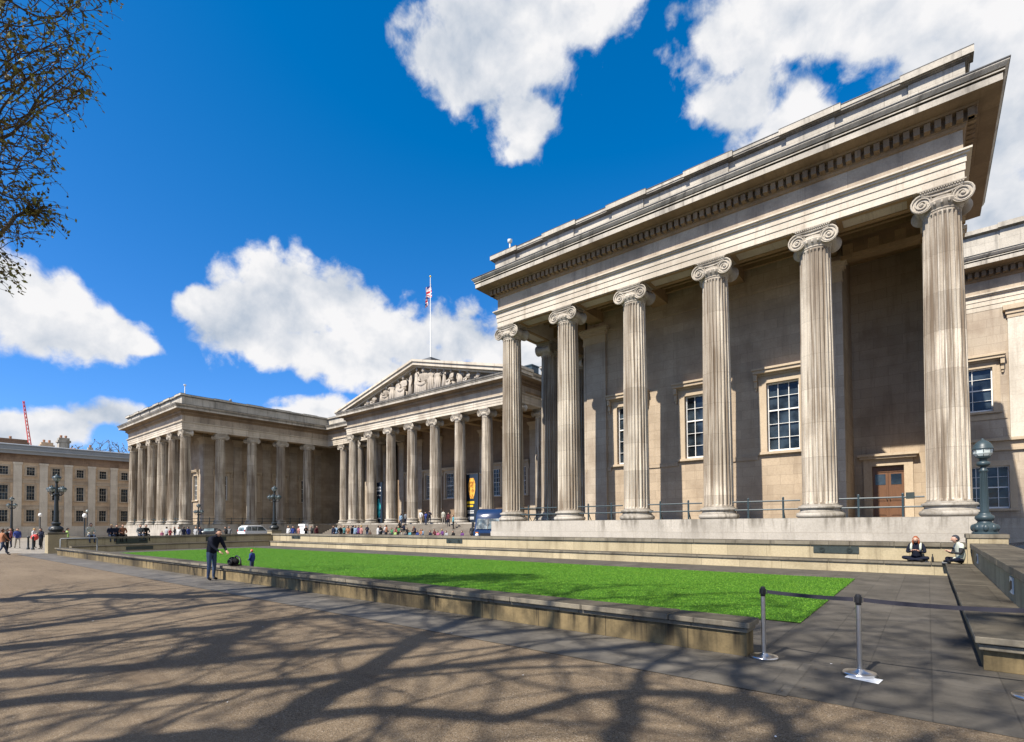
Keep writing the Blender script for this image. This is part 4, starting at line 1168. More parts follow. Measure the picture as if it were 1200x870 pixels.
# ---- hoop handrail and bollards at the left
o = empty('hoop_handrail', (-44.35, 8.6, 0), 'pale steel hoop handrail at the left end of the low wall', 'handrail')
mb = MB(); mb.tube([(-44.35, 7.72, 0), (-44.35, 7.72, 1.0), (-44.35, 7.76, 1.05), (-44.35, 9.6, 1.05), (-44.35, 9.64, 1.0), (-44.35, 9.64, 0)], .035, 8); mb.build('rail', M['lead'], o, smooth=45)
for x, y, lb in ((-57.5, 8.0, 'black iron bollard nearer the striding person in blue'), (-56.2, 8.1, 'black iron bollard nearer the red ball')):
    mb = MB(); mb.lathe([(.11, 0), (.11, .1), (.07, .16), (.06, .9), (.09, .94), (.09, 1.0), (.05, 1.08), (.02, 1.12)], 12)
    o = mb.build('bollard', M['black_iron'], None, smooth=45); o.location = (x, y, 0); tag(o, lb, 'bollard', 'black bollards by the left pedestal')

# ---- notice block beside the steps
o = empty('notice_block', (-60.0, 33.2, 0), 'white notice block standing before the portico steps', 'sign')
mb = MB(); mb.box(-60.75, -59.25, 33.0, 33.5, 0, 1.95); mb.build('block', M['white_paint'], o, bevel=.02)
mb = MB()
for z, w in ((1.6, 1.1), (1.3, .9), (1.05, 1.0)): mb.box(-60.0 - w / 2, -60.0 + w / 2, 32.988, 32.999, z, z + .08)
mb.build('lettering', M['lead'], o)

# ---- banners between the portico columns
def banner(x, y, w, label):
    o = empty('banner', (x, y, ZB), label, 'banner')
    mb = MB(); mb.box(x - w / 2, x + w / 2, y, y + .12, ZB + .05, 8.1); b = mb.build('panel', M['navy_print'], o)
    mb = MB()
    for s_ in (-1, 1): mb.box(x + s_ * (w / 2 + .05) - .045, x + s_ * (w / 2 + .05) + .045, y - .02, y + .14, ZB, 8.2); mb.box(x + s_ * w * .4 - .08, x + s_ * w * .4 + .08, y - .5, y + .6, ZB, ZB + .06)
    mb.build('frame', M['black_iron'], o)
    return o
M['navy_print'] = plain('navy_print', (.012, .022, .04), .5, 0, .2, 1)
def glow_print():
    m, nt, p = new_mat('turquoise_print'); g = G(nt)
    tc = g.n('ShaderNodeNewGeometry').outputs['Position']; n = g.noise(tc, 1.6, 4, .6)
    g.set(p.inputs['Base Color'], g.mix(g.ramp(n, .35, .62), (.01, .12, .22), (.06, .62, .62))); p.inputs['Roughness'].default_value = .5; return m
M['turq_print'] = glow_print()
def gold_print():
    m, nt, p = new_mat('gold_print'); g = G(nt)
    tc = g.n('ShaderNodeNewGeometry').outputs['Position']; n = g.noise(tc, 2.6, 4, .6)
    g.set(p.inputs['Base Color'], g.mix(g.ramp(n, .4, .6), (.30, .12, .02), (.75, .42, .07))); p.inputs['Roughness'].default_value = .4; return m
M['gold_print'] = gold_print()
M['yellow_print'] = plain('yellow_print', (.75, .52, .03), .5, 0, .05, 2)
b1 = banner(-64.0, 47.4, 1.65, 'tall navy banner with a glowing turquoise figure between the portico columns')
x, y = -64.0, 47.395
mb = MB(); mb.blob((x, y, 4.5), (.42, .02, .8), 14, 9); mb.blob((x + .05, y, 3.5), (.3, .02, .7), 12, 8); mb.blob((x - .02, y, 5.35), (.2, .02, .3), 12, 8); mb.build('figure', M['turq_print'], b1, smooth=True)
mb = MB()
for z, w, h in ((7.2, 1.0, .3), (6.75, 1.1, .3), (6.1, .8, .16), (2.7, .8, .1)):
    for i in range(5): mb.box(x - w / 2 + w * i / 5, x - w / 2 + w * (i + .75) / 5, y - .008, y - .001, z, z + h * (.8 + .2 * (i % 2)))
mb.build('lettering', M['white_paint'], b1)
b2 = banner(-44.87, 47.4, 2.05, 'tall charcoal banner with a golden mask beside the van')
x = -44.87
mb = MB()
mb.prism_xz([(x - .25, 5.0), (x + .3, 5.0), (x + .55, 5.9), (x + .62, 6.9), (x + .35, 7.6), (x - .3, 7.6), (x - .62, 6.9), (x - .55, 5.9)], 47.375, 47.399)
for s_ in (-1, 1): mb.blob((x + s_ * .24, 47.37, 6.55), (.13, .03, .07), 8, 5)
mb.blob((x, 47.37, 6.2), (.08, .05, .25), 8, 6); mb.blob((x, 47.37, 5.65), (.2, .03, .06), 8, 5)
mb.build('golden_mask', M['gold_print'], b2)
mb = MB()
for z, w, h in ((4.35, 1.3, .32), (3.95, 1.1, .26)):
    for i in range(6): mb.box(x - .85 + w * i / 6, x - .85 + w * (i + .75) / 6, 47.388, 47.399, z, z + h)
mb.build('title', M['yellow_print'], b2)
mb = MB()
for z in (3.4, 3.15, 2.6, 2.4): mb.box(x - .8, x + .35, 47.388, 47.399, z, z + .1)
mb.build('lettering', M['white_paint'], b2)

# ---- flag on its pole
o = empty('flagpole', (AX, 47.9, 24.7), 'tall white flagpole above the pediment', 'flagpole')
mb = MB(); mb.lathe([(.085, 24.3), (.065, 30), (.04, 36.0)], 10, (AX, 47.9, 0)); mb.build('pole', M['white_paint'], o, smooth=45)
mb = MB(); mb.blob((AX, 47.9, 36.1), .13, 8, 6); mb.build('finial', M['yellow_print'], o, smooth=True)
def flag():
    mb = MB(); nx, nz_ = 30, 22; W_, H_ = 3.6, 1.9
    M3 = [plain('flag_blue', (.01, .02, .16), .8, 0, .05, 1), plain('flag_white', (.7, .7, .7), .8, 0, .03, 1), plain('flag_red', (.5, .015, .03), .8, 0, .05, 1)]
    def pt(i, k):
        u, v = i / nx, k / nz_
        # hanging almost limp: folds close to the pole and falls
        xx = AX - .08 - .85 * u ** .8 + .10 * sin(u * 11 + v * 2) ; yy = 47.9 + .28 * sin(u * 9 + v * 1.2)
        zz = 35.3 - H_ * v - 1.55 * u ** 1.1
        return (xx, yy, zz)
    for i in range(nx):
        for k in range(nz_):
            u, v = (i + .5) / nx * 2 - 1, (k + .5) / nz_ * 2 - 1
            c = 0; d1 = min(abs(u - v), abs(u + v)) / sqrt(2)
            if d1 < .16: c = 1
            if d1 < .06: c = 2
            if abs(u) < .17 or abs(v) < .33: c = 1
            if abs(u) < .1 or abs(v) < .2: c = 2
            mb.mi = c; mb.quad(pt(i, k), pt(i + 1, k), pt(i + 1, k + 1), pt(i, k + 1))
    f_ = mb.build('flag', M3, None, smooth=True); tag(f_, 'limp red white and blue flag at the top of the flagpole', 'flag')
flag()

# ---- small white masts on the parapets
for x, y, z, h, lb in ((-22.35, 27.6, 20.62, .75, 'small white mast with a round head on the near wing parapet'), (XM + 23.0, 28.0, 20.6, 1.4, 'small pale camera mast on the corner of the far wing parapet')):
    o = empty('roof_mast', (x, y, z), lb, 'mast')
    mb = MB(); mb.lathe([(.07, 0), (.05, h)], 8); mb.build('mast', M['white_paint'], o, smooth=45, local=True)
    mb = MB(); mb.lathe([(.05, h), (.16, h + .1), (.17, h + .26), (.05, h + .3)], 12); mb.build('mast_head', M['white_paint'], o, smooth=45, local=True)
o = empty('roof_vent', (XM + 22.4, 34.5, 20.6), 'tiny dark vent on the far wing parapet', 'vent')
mb = MB(); mb.lathe([(.1, 0), (.08, .5), (.2, .55), (.2, .75), (.03, .85)], 8); mb.build('vent', M['lead'], o, local=True)

# ---- red tower crane far away
def crane():
    o = empty('tower_crane', (-400, 56.5, 0), 'distant red tower crane with its jib raised behind the left roofs', 'crane')
    a, b = Vector((-400, 56.3, 44)), Vector((-400, 52.8, 73.5)); mb = MB(); n = 14
    dd = (b - a); s1 = Vector((0, 1, .12)).normalized() * .62; s2 = Vector((1, 0, 0)) * .62
    def c(i, k): return a + dd * (i / n) + (s1 * (1 if k in (0, 1) else -1) + s2 * (1 if k in (1, 2) else -1)) * (1 - .5 * i / n)
    for k in range(4): mb.tube([c(i, k) for i in range(n + 1)], .14, 4)
    for i in range(n):
        for k in range(4): mb.tube([c(i, k), c(i + 1, (k + 1) % 4)], .1, 3)
    mb.build('jib', M['red_paint'], o)
    mb = MB(); mb.box(-401, -399, 55.6, 57.6, 0, 46); mb.build('mast', M['red_paint'], o)
crane()

# ---- vehicles (built along +x, then turned)
def wheel(root, x, y, r=.32, w=.2):
    mb = MB(); mb.lathe([(r * .6, -w / 2), (r * .93, -w / 2), (r, -w * .35), (r, w * .35), (r * .93, w / 2), (r * .6, w / 2)], 20, (x, y, r), 'y'); t = mb.build('wheel', M['rubber'], root, smooth=40, local=True)
    mb = MB(); mb.lathe([(r * .05, -w * .42), (r * .6, -w * .48), (r * .6, w * .48), (r * .05, w * .42)], 16, (x, y, r), 'y'); mb.build('rim', M['steel'], t, smooth=40, local=True)
def car(name, label, cat, loc, rz, paint, prof, win, w, wb, r=.32, tall=False):
    """prof: side outline (x, z); win: list of (x0b, x1b, x0t, x1t, zb, zt) side windows; front is +x"""
    o = empty(name, loc, label, cat, None, rz)
    mb = MB(); n = len(prof); hw = w / 2
    def wid(z): return hw * (1 - .16 * max(0, (z - .9)) / 1.0) if not tall else hw * (1 - .03 * max(0, z - 1.2))
    top = [(x, wid(z), z) for x, z in prof]
    ch = .06
    rows = []
    for s_, k in ((-1, 1), (-1, 0), (1, 0), (1, 1)):
        cx = sum(p[0] for p in prof) / n; cz = sum(p[1] for p in prof) / n
        if k: rows.append([(cx + (x - cx) * .975, s_ * y, cz + (z - cz) * .955) for x, y, z in top])
        else: rows.append([(x, s_ * (y - ch), z) for x, y, z in top])
    pts = [p for r_ in rows for p in r_]
    fs = [(i * n + k, i * n + (k + 1) % n, (i + 1) * n + (k + 1) % n, (i + 1) * n + k) for i in range(3) for k in range(n)]
    fs += [tuple(range(n)), tuple(3 * n + k for k in range(n - 1, -1, -1))]
    mb.add(pts, fs); mb.build('body', paint, o, smooth=35, local=True, normals=True)
    for x0b, x1b, x0t, x1t, zb, zt in win:
        for s_ in (-1, 1):
            yb, yt = s_ * (wid(zb) + .004), s_ * (wid(zt) + .004)
            m2 = MB(); m2.hexa([(x0b, yb - s_ * .03, zb), (x1b, yb - s_ * .03, zb), (x1b, yb, zb), (x0b, yb, zb), (x0t, yt - s_ * .03, zt), (x1t, yt - s_ * .03, zt), (x1t, yt, zt), (x0t, yt, zt)])
            m2.build('side_window', M['car_glass'], o, local=True, normals=True)
    return o, wid
def slab(root, name, mat, pts, t=.02):
    """thin solid from four corners, lifted along their normal"""
    a, b, c, e = [Vector(p) for p in pts]; n = (b - a).cross(e - a).normalized() * t
    mb = MB(); mb.hexa([a, b, c, e, a + n, b + n, c + n, e + n]); return mb.build(name, mat, root, local=True, normals=True)

# white people carrier
o, wd = car('people_carrier', 'white people carrier parked beside the far wing', 'car', (-77.2, 35.3, 0), rad(100), M['car_white'],
    [(-2.15, .35), (2.1, .35), (2.2, .6), (2.15, .85), (1.35, 1.08), (.65, 1.72), (.3, 1.8), (-1.7, 1.8), (-2.1, 1.55), (-2.25, .9)],
    [(-.2, 1.15, -.1, .6, 1.05, 1.62), (-1.1, -.3, -1.1, -.2, 1.05, 1.64), (-1.95, -1.2, -1.8, -1.2, 1.05, 1.62)], 1.8, 2.7)
slab(o, 'windscreen', M['car_glass'], [(1.30, -.72, 1.12), (1.30, .72, 1.12), (.70, .62, 1.66), (.70, -.62, 1.66)])
slab(o, 'rear_window', M['car_glass'], [(-2.21, .7, 1.0), (-2.21, -.7, 1.0), (-2.08, -.62, 1.55), (-2.08, .62, 1.55)])
for s_ in (-1, 1):
    wheel(o, 1.35, s_ * .82); wheel(o, -1.35, s_ * .82)
    mb = MB(); mb.blob((2.08, s_ * .68, .78), (.12, .18, .1), 8, 6); mb.build('headlight', M['lamp_white'], o, smooth=True, local=True)
    mb = MB(); mb.box(-2.24, -2.17, s_ * .78 - .08, s_ * .78 + .08, .85, 1.2); mb.build('tail_light', M['lamp_red'], o, local=True)
# black hatchback
o, wd = car('hatchback', 'small black hatchback parked before the corner of the far wing', 'car', (-77.5, 29.4, 0), rad(150), M['car_black'],
    [(-1.9, .32), (1.9, .32), (1.98, .55), (1.9, .78), (1.05, .95), (.4, 1.42), (.1, 1.48), (-1.3, 1.46), (-1.85, 1.05), (-1.97, .7)],
    [(-.2, .9, -.15, .35, .93, 1.36), (-1.35, -.3, -1.1, -.25, .93, 1.36)], 1.7, 2.4, .3)
slab(o, 'windscreen', M['car_glass'], [(1.02, -.68, 1.0), (1.02, .68, 1.0), (.45, .6, 1.38), (.45, -.6, 1.38)])
slab(o, 'rear_window', M['car_glass'], [(-1.82, .62, 1.08), (-1.82, -.62, 1.08), (-1.36, -.58, 1.42), (-1.36, .58, 1.42)])
for s_ in (-1, 1):
    wheel(o, 1.2, s_ * .77, .3); wheel(o, -1.2, s_ * .77, .3)
    mb = MB(); mb.blob((1.87, s_ * .62, .68), (.1, .16, .08), 8, 6); mb.build('headlight', M['lamp_white'], o, smooth=True, local=True)
# dark car at the right edge, in the wing's shade
o, wd = car('parked_car', 'dark car standing in the shade at the right edge behind the lamp pedestal', 'car', (4.6, 29.6, 0), rad(186), M['car_black'],
    [(-2.1, .32), (2.05, .32), (2.15, .55), (2.1, .8), (1.1, .98), (.35, 1.44), (0, 1.5), (-1.3, 1.47), (-2.0, 1.05), (-2.15, .7)],
    [(-.25, .95, -.2, .3, .95, 1.38), (-1.4, -.35, -1.15, -.3, .95, 1.38)], 1.8, 2.6)
slab(o, 'windscreen', M['car_glass'], [(1.06, -.7, 1.03), (1.06, .7, 1.03), (.42, .6, 1.40), (.42, -.6, 1.40)])
for s_ in (-1, 1):
    wheel(o, 1.3, s_ * .82); wheel(o, -1.3, s_ * .82)
    mb = MB(); mb.blob((2.03, s_ * .66, .72), (.12, .18, .09), 8, 6); mb.build('headlight', M['lamp_white'], o, smooth=True, local=True)
    mb = MB(); mb.box(-2.14, -2.08, s_ * .7 - .15, s_ * .7 + .15, .78, .95); mb.build('tail_light', M['lamp_amber'], o, local=True)
# dark blue box van facing the camera
o, wd = car('box_van', 'dark blue box van with a rounded cab roof beside the near wing', 'van', (-29.2, 33.6, 0), rad(-62), M['van_blue'],
    [(-3.2, .45), (2.6, .45), (2.75, .7), (2.7, 1.15), (2.35, 1.35), (2.0, 2.3), (1.95, 2.55), (1.6, 2.95), (1.2, 3.08), (-3.1, 3.1), (-3.2, 2.9)],
    [(1.0, 2.15, 1.0, 1.9, 1.4, 2.1)], 2.25, 3.4, .38, True)
slab(o, 'windscreen', M['car_glass'], [(2.37, -.98, 1.40), (2.37, .98, 1.40), (2.04, .93, 2.24), (2.04, -.93, 2.24)], .025)
mb = MB(); mb.box(2.0, 2.45, -.03, .03, 1.38, 2.28); mb.hexa([(2.41, -.03, 1.38), (2.45, -.03, 1.38), (2.45, .03, 1.38), (2.41, .03, 1.38), (2.06, -.03, 2.27), (2.1, -.03, 2.27), (2.1, .03, 2.27), (2.06, .03, 2.27)]); mb.v = mb.v[8:]; mb.f = mb.f[:6]; mb.m = mb.m[:6]; mb.build('windscreen_bar', M['black_plastic'], o, local=True)
mb = MB(); mb.box(2.70, 2.80, -1.05, 1.05, .48, .68); mb.build('bumper', M['black_plastic'], o, local=True, bevel=.02)
mb = MB(); mb.box(2.73, 2.76, -.55, .55, .78, 1.06); mb.build('radiator_grille', M['black_plastic'], o, local=True)
mb = MB(); mb.box(2.80, 2.815, -.27, .27, .52, .64); mb.build('number_plate', M['plate'], o, local=True)
for s_ in (-1, 1):
    wheel(o, 1.7, s_ * 1.0, .38, .24); wheel(o, -1.9, s_ * 1.0, .38, .24)
    mb = MB(); mb.lathe([(.14, 2.70), (.14, 2.765), (.09, 2.79), (.02, 2.80)], 14, (0, s_ * .8, .92), 'x'); mb.build('headlight', M['lamp_white'], o, smooth=40, local=True)
    mb = MB(); mb.box(2.72, 2.77, s_ * .8 - .12, s_ * .8 + .12, 1.08, 1.16); mb.build('indicator', M['lamp_amber'], o, local=True)
    mb = MB(); mb.box(2.1, 2.2, s_ * 1.28 - .1, s_ * 1.28 + .1, 1.55, 1.95); mb.tube([(2.15, s_ * 1.08, 1.6), (2.15, s_ * 1.25, 1.65)], .02, 5); mb.build('wing_mirror', M['black_plastic'], o, local=True)

# ------------------------------------------------------------------ people
CLOTH = dict(orange=(.55, .17, .03), denim=(.045, .075, .16), black=(.015, .015, .018), blue=(.02, .06, .36), khaki=(.42, .36, .27), maroon=(.18, .02, .03),
    navy=(.012, .02, .055), white=(.72, .71, .69), hivis=(.35, .62, .04), cream=(.60, .58, .44), rust=(.38, .11, .025), grey=(.20, .21, .22), greyl=(.45, .46, .47),
    pink=(.62, .10, .26), red=(.52, .03, .05), salmon=(.60, .20, .15), charcoal=(.04, .042, .047), sky=(.20, .38, .58), teal=(.03, .28, .30), purple=(.20, .04, .28),
    green=(.04, .30, .08), lime=(.38, .62, .06), turq=(.02, .42, .52), brown=(.13, .06, .03), shoe=(.02, .018, .016), shoew=(.5, .5, .5), jeans=(.05, .11, .25), vest=(.60, .66, .50), midnight=(.01, .014, .035))
HAIR = dict(dark=(.014, .01, .008), brown=(.06, .03, .014), blond=(.38, .24, .09), ginger=(.24, .06, .018), hat=(.50, .13, .06), cap=(.02, .024, .035))
CM = {}
def tone(c):
    g_ = .3 * c[0] + .6 * c[1] + .1 * c[2]
    return tuple((g_ * .35 + v * .65) * .7 for v in c)
def cloth(k):
    if k not in CM: CM[k] = plain('cloth_' + k, tone(CLOTH[k]), .85, 0, .2, 9, .15)
    return CM[k]
def hairm(k):
    if 'h' + k not in CM: CM['h' + k] = plain('hair_' + k, HAIR[k], .6, 0, .25, 30, .3)
    return CM['h' + k]

# joints of each pose: facing -y, feet (or seat) at z = 0
def pose_joints(pose):
    J = {}
    def s(n, *p): J[n] = Vector(p)
    if pose in ('stand', 'walk', 'lean', 'robe', 'stand_easy', 'stand_phone', 'stand_hips'):
        s('pelvis', 0, 0, .95); s('belly', 0, -.005, 1.10); s('chest', 0, .01, 1.30); s('neck', 0, .015, 1.47); s('head', 0, -.02, 1.62)
        for q, k in (('L', 1), ('R', -1)):
            s('sh' + q, k * .175, .01, 1.41); s('el' + q, k * .235, .03, 1.13); s('wr' + q, k * .235, -.05, .89); s('hd' + q, k * .23, -.08, .80)
            s('hp' + q, k * .09, 0, .90); s('kn' + q, k * .10, -.015, .50); s('an' + q, k * .105, .03, .09); s('to' + q, k * .125, -.12, .04)
        if pose == 'stand':
            s('elL', .24, .02, 1.14); s('wrL', .17, -.16, 1.0); s('hdL', .12, -.21, 1.0)
        if pose == 'stand_easy':
            s('pelvis', .03, 0, .94); s('chest', .015, .01, 1.29); s('head', -.01, -.03, 1.615)
            s('knR', -.12, -.06, .5); s('anR', -.15, -.05, .09); s('toR', -.2, -.19, .04)
        if pose == 'stand_phone':
            s('head', .01, -.06, 1.60); s('elR', -.23, -.05, 1.14); s('wrR', -.12, -.24, 1.24); s('hdR', -.08, -.28, 1.30); s('elL', .23, -.04, 1.14); s('wrL', .1, -.23, 1.2); s('hdL', .05, -.27, 1.25)
            s('knL', .11, -.05, .5); s('anL', .13, -.03, .09); s('toL', .18, -.17, .04)
        if pose == 'stand_hips':
            s('elR', -.34, .08, 1.17); s('wrR', -.2, .0, 1.0); s('hdR', -.14, -.03, .98); s('head', .03, -.02, 1.62)
            s('anL', .16, .03, .09); s('toL', .21, -.11, .04); s('knL', .13, -.01, .5)
        if pose == 'walk':
            s('knL', .09, -.20, .52); s('anL', .10, -.34, .12); s('toL', .11, -.49, .09); s('knR', -.09, .08, .50); s('anR', -.10, .36, .17); s('toR', -.11, .27, .05)
            s('elL', .24, .16, 1.15); s('wrL', .23, .18, .92); s('hdL', .22, .17, .83); s('elR', -.24, -.10, 1.15); s('wrR', -.2, -.26, 1.0); s('hdR', -.19, -.33, .97)
        if pose == 'lean':
            s('belly', 0, -.03, 1.10); s('chest', 0, -.12, 1.28); s('neck', 0, -.20, 1.43); s('head', 0, -.29, 1.54)
            for q, k in (('L', 1), ('R', -1)):
                s('sh' + q, k * .18, -.16, 1.375); s('el' + q, k * .22, -.28, 1.12); s('wr' + q, k * .15, -.45, .96); s('hd' + q, k * .12, -.52, .92)
        if pose == 'robe':
            s('elL', .3, -.05, 1.2); s('wrL', .3, -.25, 1.32); s('hdL', .3, -.33, 1.38)
    elif pose == 'sit':
        s('pelvis', 0, 0, .11); s('belly', 0, -.02, .27); s('chest', 0, -.05, .48); s('neck', 0, -.08, .65); s('head', 0, -.13, .79)
        for q, k in (('L', 1), ('R', -1)):
            s('sh' + q, k * .175, -.05, .59); s('el' + q, k * .24, -.12, .33); s('wr' + q, k * .13, -.32, .28); s('hd' + q, k * .08, -.38, .26)
            s('hp' + q, k * .09, -.04, .10); s('kn' + q, k * .13, -.46, .13); s('an' + q, k * .12, -.47, -.30); s('to' + q, k * .13, -.60, -.335)
    elif pose == 'cross':
        s('pelvis', 0, 0, .11); s('belly', 0, -.02, .26); s('chest', 0, -.05, .46); s('neck', 0, -.09, .63); s('head', 0, -.16, .76)
        for q, k in (('L', 1), ('R', -1)):
            s('sh' + q, k * .175, -.06, .57); s('el' + q, k * .25, -.13, .32); s('wr' + q, k * .11, -.29, .36); s('hd' + q, k * .06, -.34, .40)
            s('hp' + q, k * .10, -.04, .10); s('kn' + q, k * .37, -.27, .15); s('an' + q, -k * .10, -.36, .075); s('to' + q, -k * .22, -.38, .06)
    return J
RAD = dict(pelvis=.135, belly=.125, chest=.145, neck=.055, sh=.07, el=.048, wr=.034, hd=.034, hp=.095, kn=.062, an=.042, to=.042)
EDGES = [('pelvis', 'belly', 'top'), ('belly', 'chest', 'top'), ('chest', 'neck', 'top'), ('neck', 'head', 'skin')] + [e for q in 'LR' for e in (
    ('chest', 'sh' + q, 'top'), ('sh' + q, 'el' + q, 'sleeve'), ('el' + q, 'wr' + q, 'sleeve'), ('wr' + q, 'hd' + q, 'skin'),
    ('pelvis', 'hp' + q, 'leg'), ('hp' + q, 'kn' + q, 'leg'), ('kn' + q, 'an' + q, 'leg'), ('an' + q, 'to' + q, 'shoe'))]
SLOTS = ['skin', 'top', 'sleeve', 'leg', 'shoe', 'eye']
BODY = {}
def body(pose, fingers=False, bulk=1.0):
    key = (pose, fingers, bulk)
    if key in BODY: return BODY[key]
    J = pose_joints(pose); names = list(J); idx = {n: i for i, n in enumerate(names)}
    V_ = [J[n].copy() for n in names]; E_ = [(idx[a], idx[b]) for a, b, _ in EDGES]
    R_ = []
    for n in names:
        r = RAD.get(n, RAD.get(n[:2], .07))
        if n == 'head': r = .05
        if n in ('belly', 'chest', 'pelvis') or n[:2] in ('sh', 'el'): r *= bulk
        R_.append(r)
    V_[idx['head']] = J['neck'].lerp(J['head'], .45)
    if fingers:
        for q, k in (('L', 1), ('R', -1)):
            d_ = (J['hd' + q] - J['wr' + q]).normalized(); h = idx['hd' + q]
            side = d_.cross(Vector((0, 0, 1))); side = side.normalized() if side.length > .2 else Vector((1, 0, 0))
            down = d_.cross(side)
            for i, (o_, ln) in enumerate(((-.028, .062), (-.010, .075), (.009, .07), (.027, .055))):
                p0 = V_[h] + side * o_ + d_ * .02; p1 = p0 + d_ * ln * .5 + down * .004; p2 = p1 + d_ * ln * .35 + down * .03
                b = len(V_); V_ += [p0, p1, p2]; R_ += [.011, .0095, .008]; E_ += [(h, b), (b, b + 1), (b + 1, b + 2)]
            p0 = V_[h] + side * -.036 * k - d_ * .015; p1 = p0 + side * -.02 * k + d_ * .03 + down * .02
            b = len(V_); V_ += [p0, p1]; R_ += [.013, .010]; E_ += [(h, b), (b, b + 1)]
    me = bpy.data.meshes.new('body'); me.from_pydata(V_, E_, [])
    o = bpy.data.objects.new('body', me); col.objects.link(o)
    sk = o.modifiers.new('skin', 'SKIN'); ss = o.modifiers.new('sub', 'SUBSURF'); ss.levels = 1; ss.render_levels = 1
    for i, sv in enumerate(me.skin_vertices[0].data):
        rx = ry = R_[i]
        if i < len(names) and names[i] in ('chest', 'belly', 'pelvis'): rx, ry = R_[i] * 1.05, R_[i] * .95
        sv.radius = (rx, ry); sv.use_root = (i == 0)
    dg = bpy.context.evaluated_depsgraph_get(); ev = o.evaluated_get(dg); m2 = bpy.data.meshes.new_from_object(ev)
    vs = np.array([v.co[:] for v in m2.vertices]); fs = [tuple(p.vertices) for p in m2.polygons]
    bpy.data.objects.remove(o); bpy.data.meshes.remove(me); bpy.data.meshes.remove(m2)
    segs = [(np.array(J[a]), np.array(J[b]), c, (RAD.get(a, RAD.get(a[:2], .06)) + RAD.get(b, RAD.get(b[:2], .06))) / 2) for a, b, c in EDGES]
    cl = []
    for f_ in fs:
        c = vs[list(f_)].mean(0); best = None
        for a, b, nm, r in segs:
            ab = b - a; t = max(0, min(1, ((c - a) @ ab) / (ab @ ab))); dd = np.linalg.norm(c - a - ab * t) - r
            if best is None or dd < best[0]: best = (dd, nm, t)
        cl.append(best[1])
    # torso hem a little below the pelvis joint
    hem = J['pelvis'][2] - .06
    for i, f_ in enumerate(fs):
        c = vs[list(f_)].mean(0)
        if cl[i] == 'leg' and c[2] > hem and abs(c[0]) < .2 and abs(c[1] - J['pelvis'][1]) < .17: cl[i] = 'top'
    # head: an egg with brow, nose, jaw and ears
    hb = MB(); H = J['head']
    seg, rings = 16, 12; pts = []
    for i in range(rings + 1):
        t = pi * i / rings
        for k in range(seg):
            a = 2 * pi * k / seg; x, y, z = sin(t) * cos(a), sin(t) * sin(a), -cos(t)
            jaw = 1 - .30 * max(0, -z) ** 1.3
            px_, py_, pz_ = x * .076 * jaw, y * .096 * (1 - .12 * max(0, -z)), z * .118
            if y < -.75 and abs(x) < .45 and -.35 < z < .12: py_ -= .018 * (1 - abs(x) * 2)
            pts.append((H.x + px_, H.y + py_, H.z + pz_))
    hb.add(pts, [(i * seg + k, i * seg + (k + 1) % seg, (i + 1) * seg + (k + 1) % seg, (i + 1) * seg + k) for i in range(rings) for k in range(seg)])
    nsk = len(hb.f)
    for sx in (-1, 1): hb.blob((H.x + sx * .078, H.y + .01, H.z - .005), (.012, .022, .032), 6, 5)
    hb.blob((H.x, H.y - .103, H.z - .025), (.013, .02, .026), 6, 5)
    ne = len(hb.f)
    for sx in (-1, 1): hb.blob((H.x + sx * .03, H.y - .086, H.z + .012), (.012, .008, .008), 6, 4)
    hb.box(H.x - .022, H.x + .022, H.y - .092, H.y - .08, H.z - .066, H.z - .06)
    n0 = len(vs); vs = np.vstack([vs, np.array(hb.v)]); fs += [tuple(i + n0 for i in f_) for f_ in hb.f]
    cl += ['skin'] * ne + ['eye'] * (len(hb.f) - ne)
    # hair
    hm = MB(); pts = []
    for i in range(11):
        t = pi * i / 10
        for k in range(16):
            a = 2 * pi * k / 16; x, y, z = sin(t) * cos(a), sin(t) * sin(a), -cos(t)
            q = 1.0
            if y < -.2 and z < .42: q = .80
            elif z < -.62: q = .78
            pts.append((H.x + x * .087 * q, H.y + .008 + y * .106 * q, H.z + .012 + z * .118 * q))
    hm.add(pts, [(i * 16 + k, i * 16 + (k + 1) % 16, (i + 1) * 16 + (k + 1) % 16, (i + 1) * 16 + k) for i in range(10) for k in range(16)])
    BODY[key] = (vs, fs, cl, hm, J)
    return BODY[key]

BM = {}
def person(x, y, z, pose, top, legs, hair, label, rot=0, sc=1.0, sleeve=None, fingers=False, shoes='shoe', bulk=1.0, group=None, long_hair=False):
    vs, fs, cl, hm, J = body(pose, fingers, bulk)
    key = (pose, fingers, bulk, top, legs, sleeve, shoes)
    if key not in BM:
        me = bpy.data.meshes.new('person'); me.from_pydata(vs.tolist(), [], fs)
        for m_ in (M['skin'], cloth(top), cloth(sleeve or top), cloth(legs), cloth(shoes), M['eye']): me.materials.append(m_)
        me.polygons.foreach_set('material_index', [SLOTS.index(c) for c in cl]); me.polygons.foreach_set('use_smooth', [True] * len(fs)); me.update()
        BM[key] = me
    o = bpy.data.objects.new('person', BM[key]); col.objects.link(o)
    o.location = (x, y, z); o.rotation_euler = (0, 0, rad(rot)); o.scale = (sc, sc, sc)
    tag(o, label, 'person', group)
    hb = MB(); hb.v = list(hm.v); hb.f = list(hm.f); hb.m = list(hm.m)
    if long_hair:
        H = J['head']
        for i in range(9):
            a = pi * (.12 + .76 * i / 8); hb.tube([(H.x + .07 * cos(a), H.y + .09 * sin(a), H.z + .05), (H.x + .088 * cos(a), H.y + .085 * sin(a), H.z - .08), (H.x + .085 * cos(a), H.y + .07 * sin(a), H.z - .19)], [.03, .034, .012], 6)
    key = 'hair_%s_%s_%s' % (pose, hair, long_hair)
    hb.build('hat' if hair in ('hat', 'cap') else 'hair', hairm(hair), o, smooth=True, local=True)
    return o

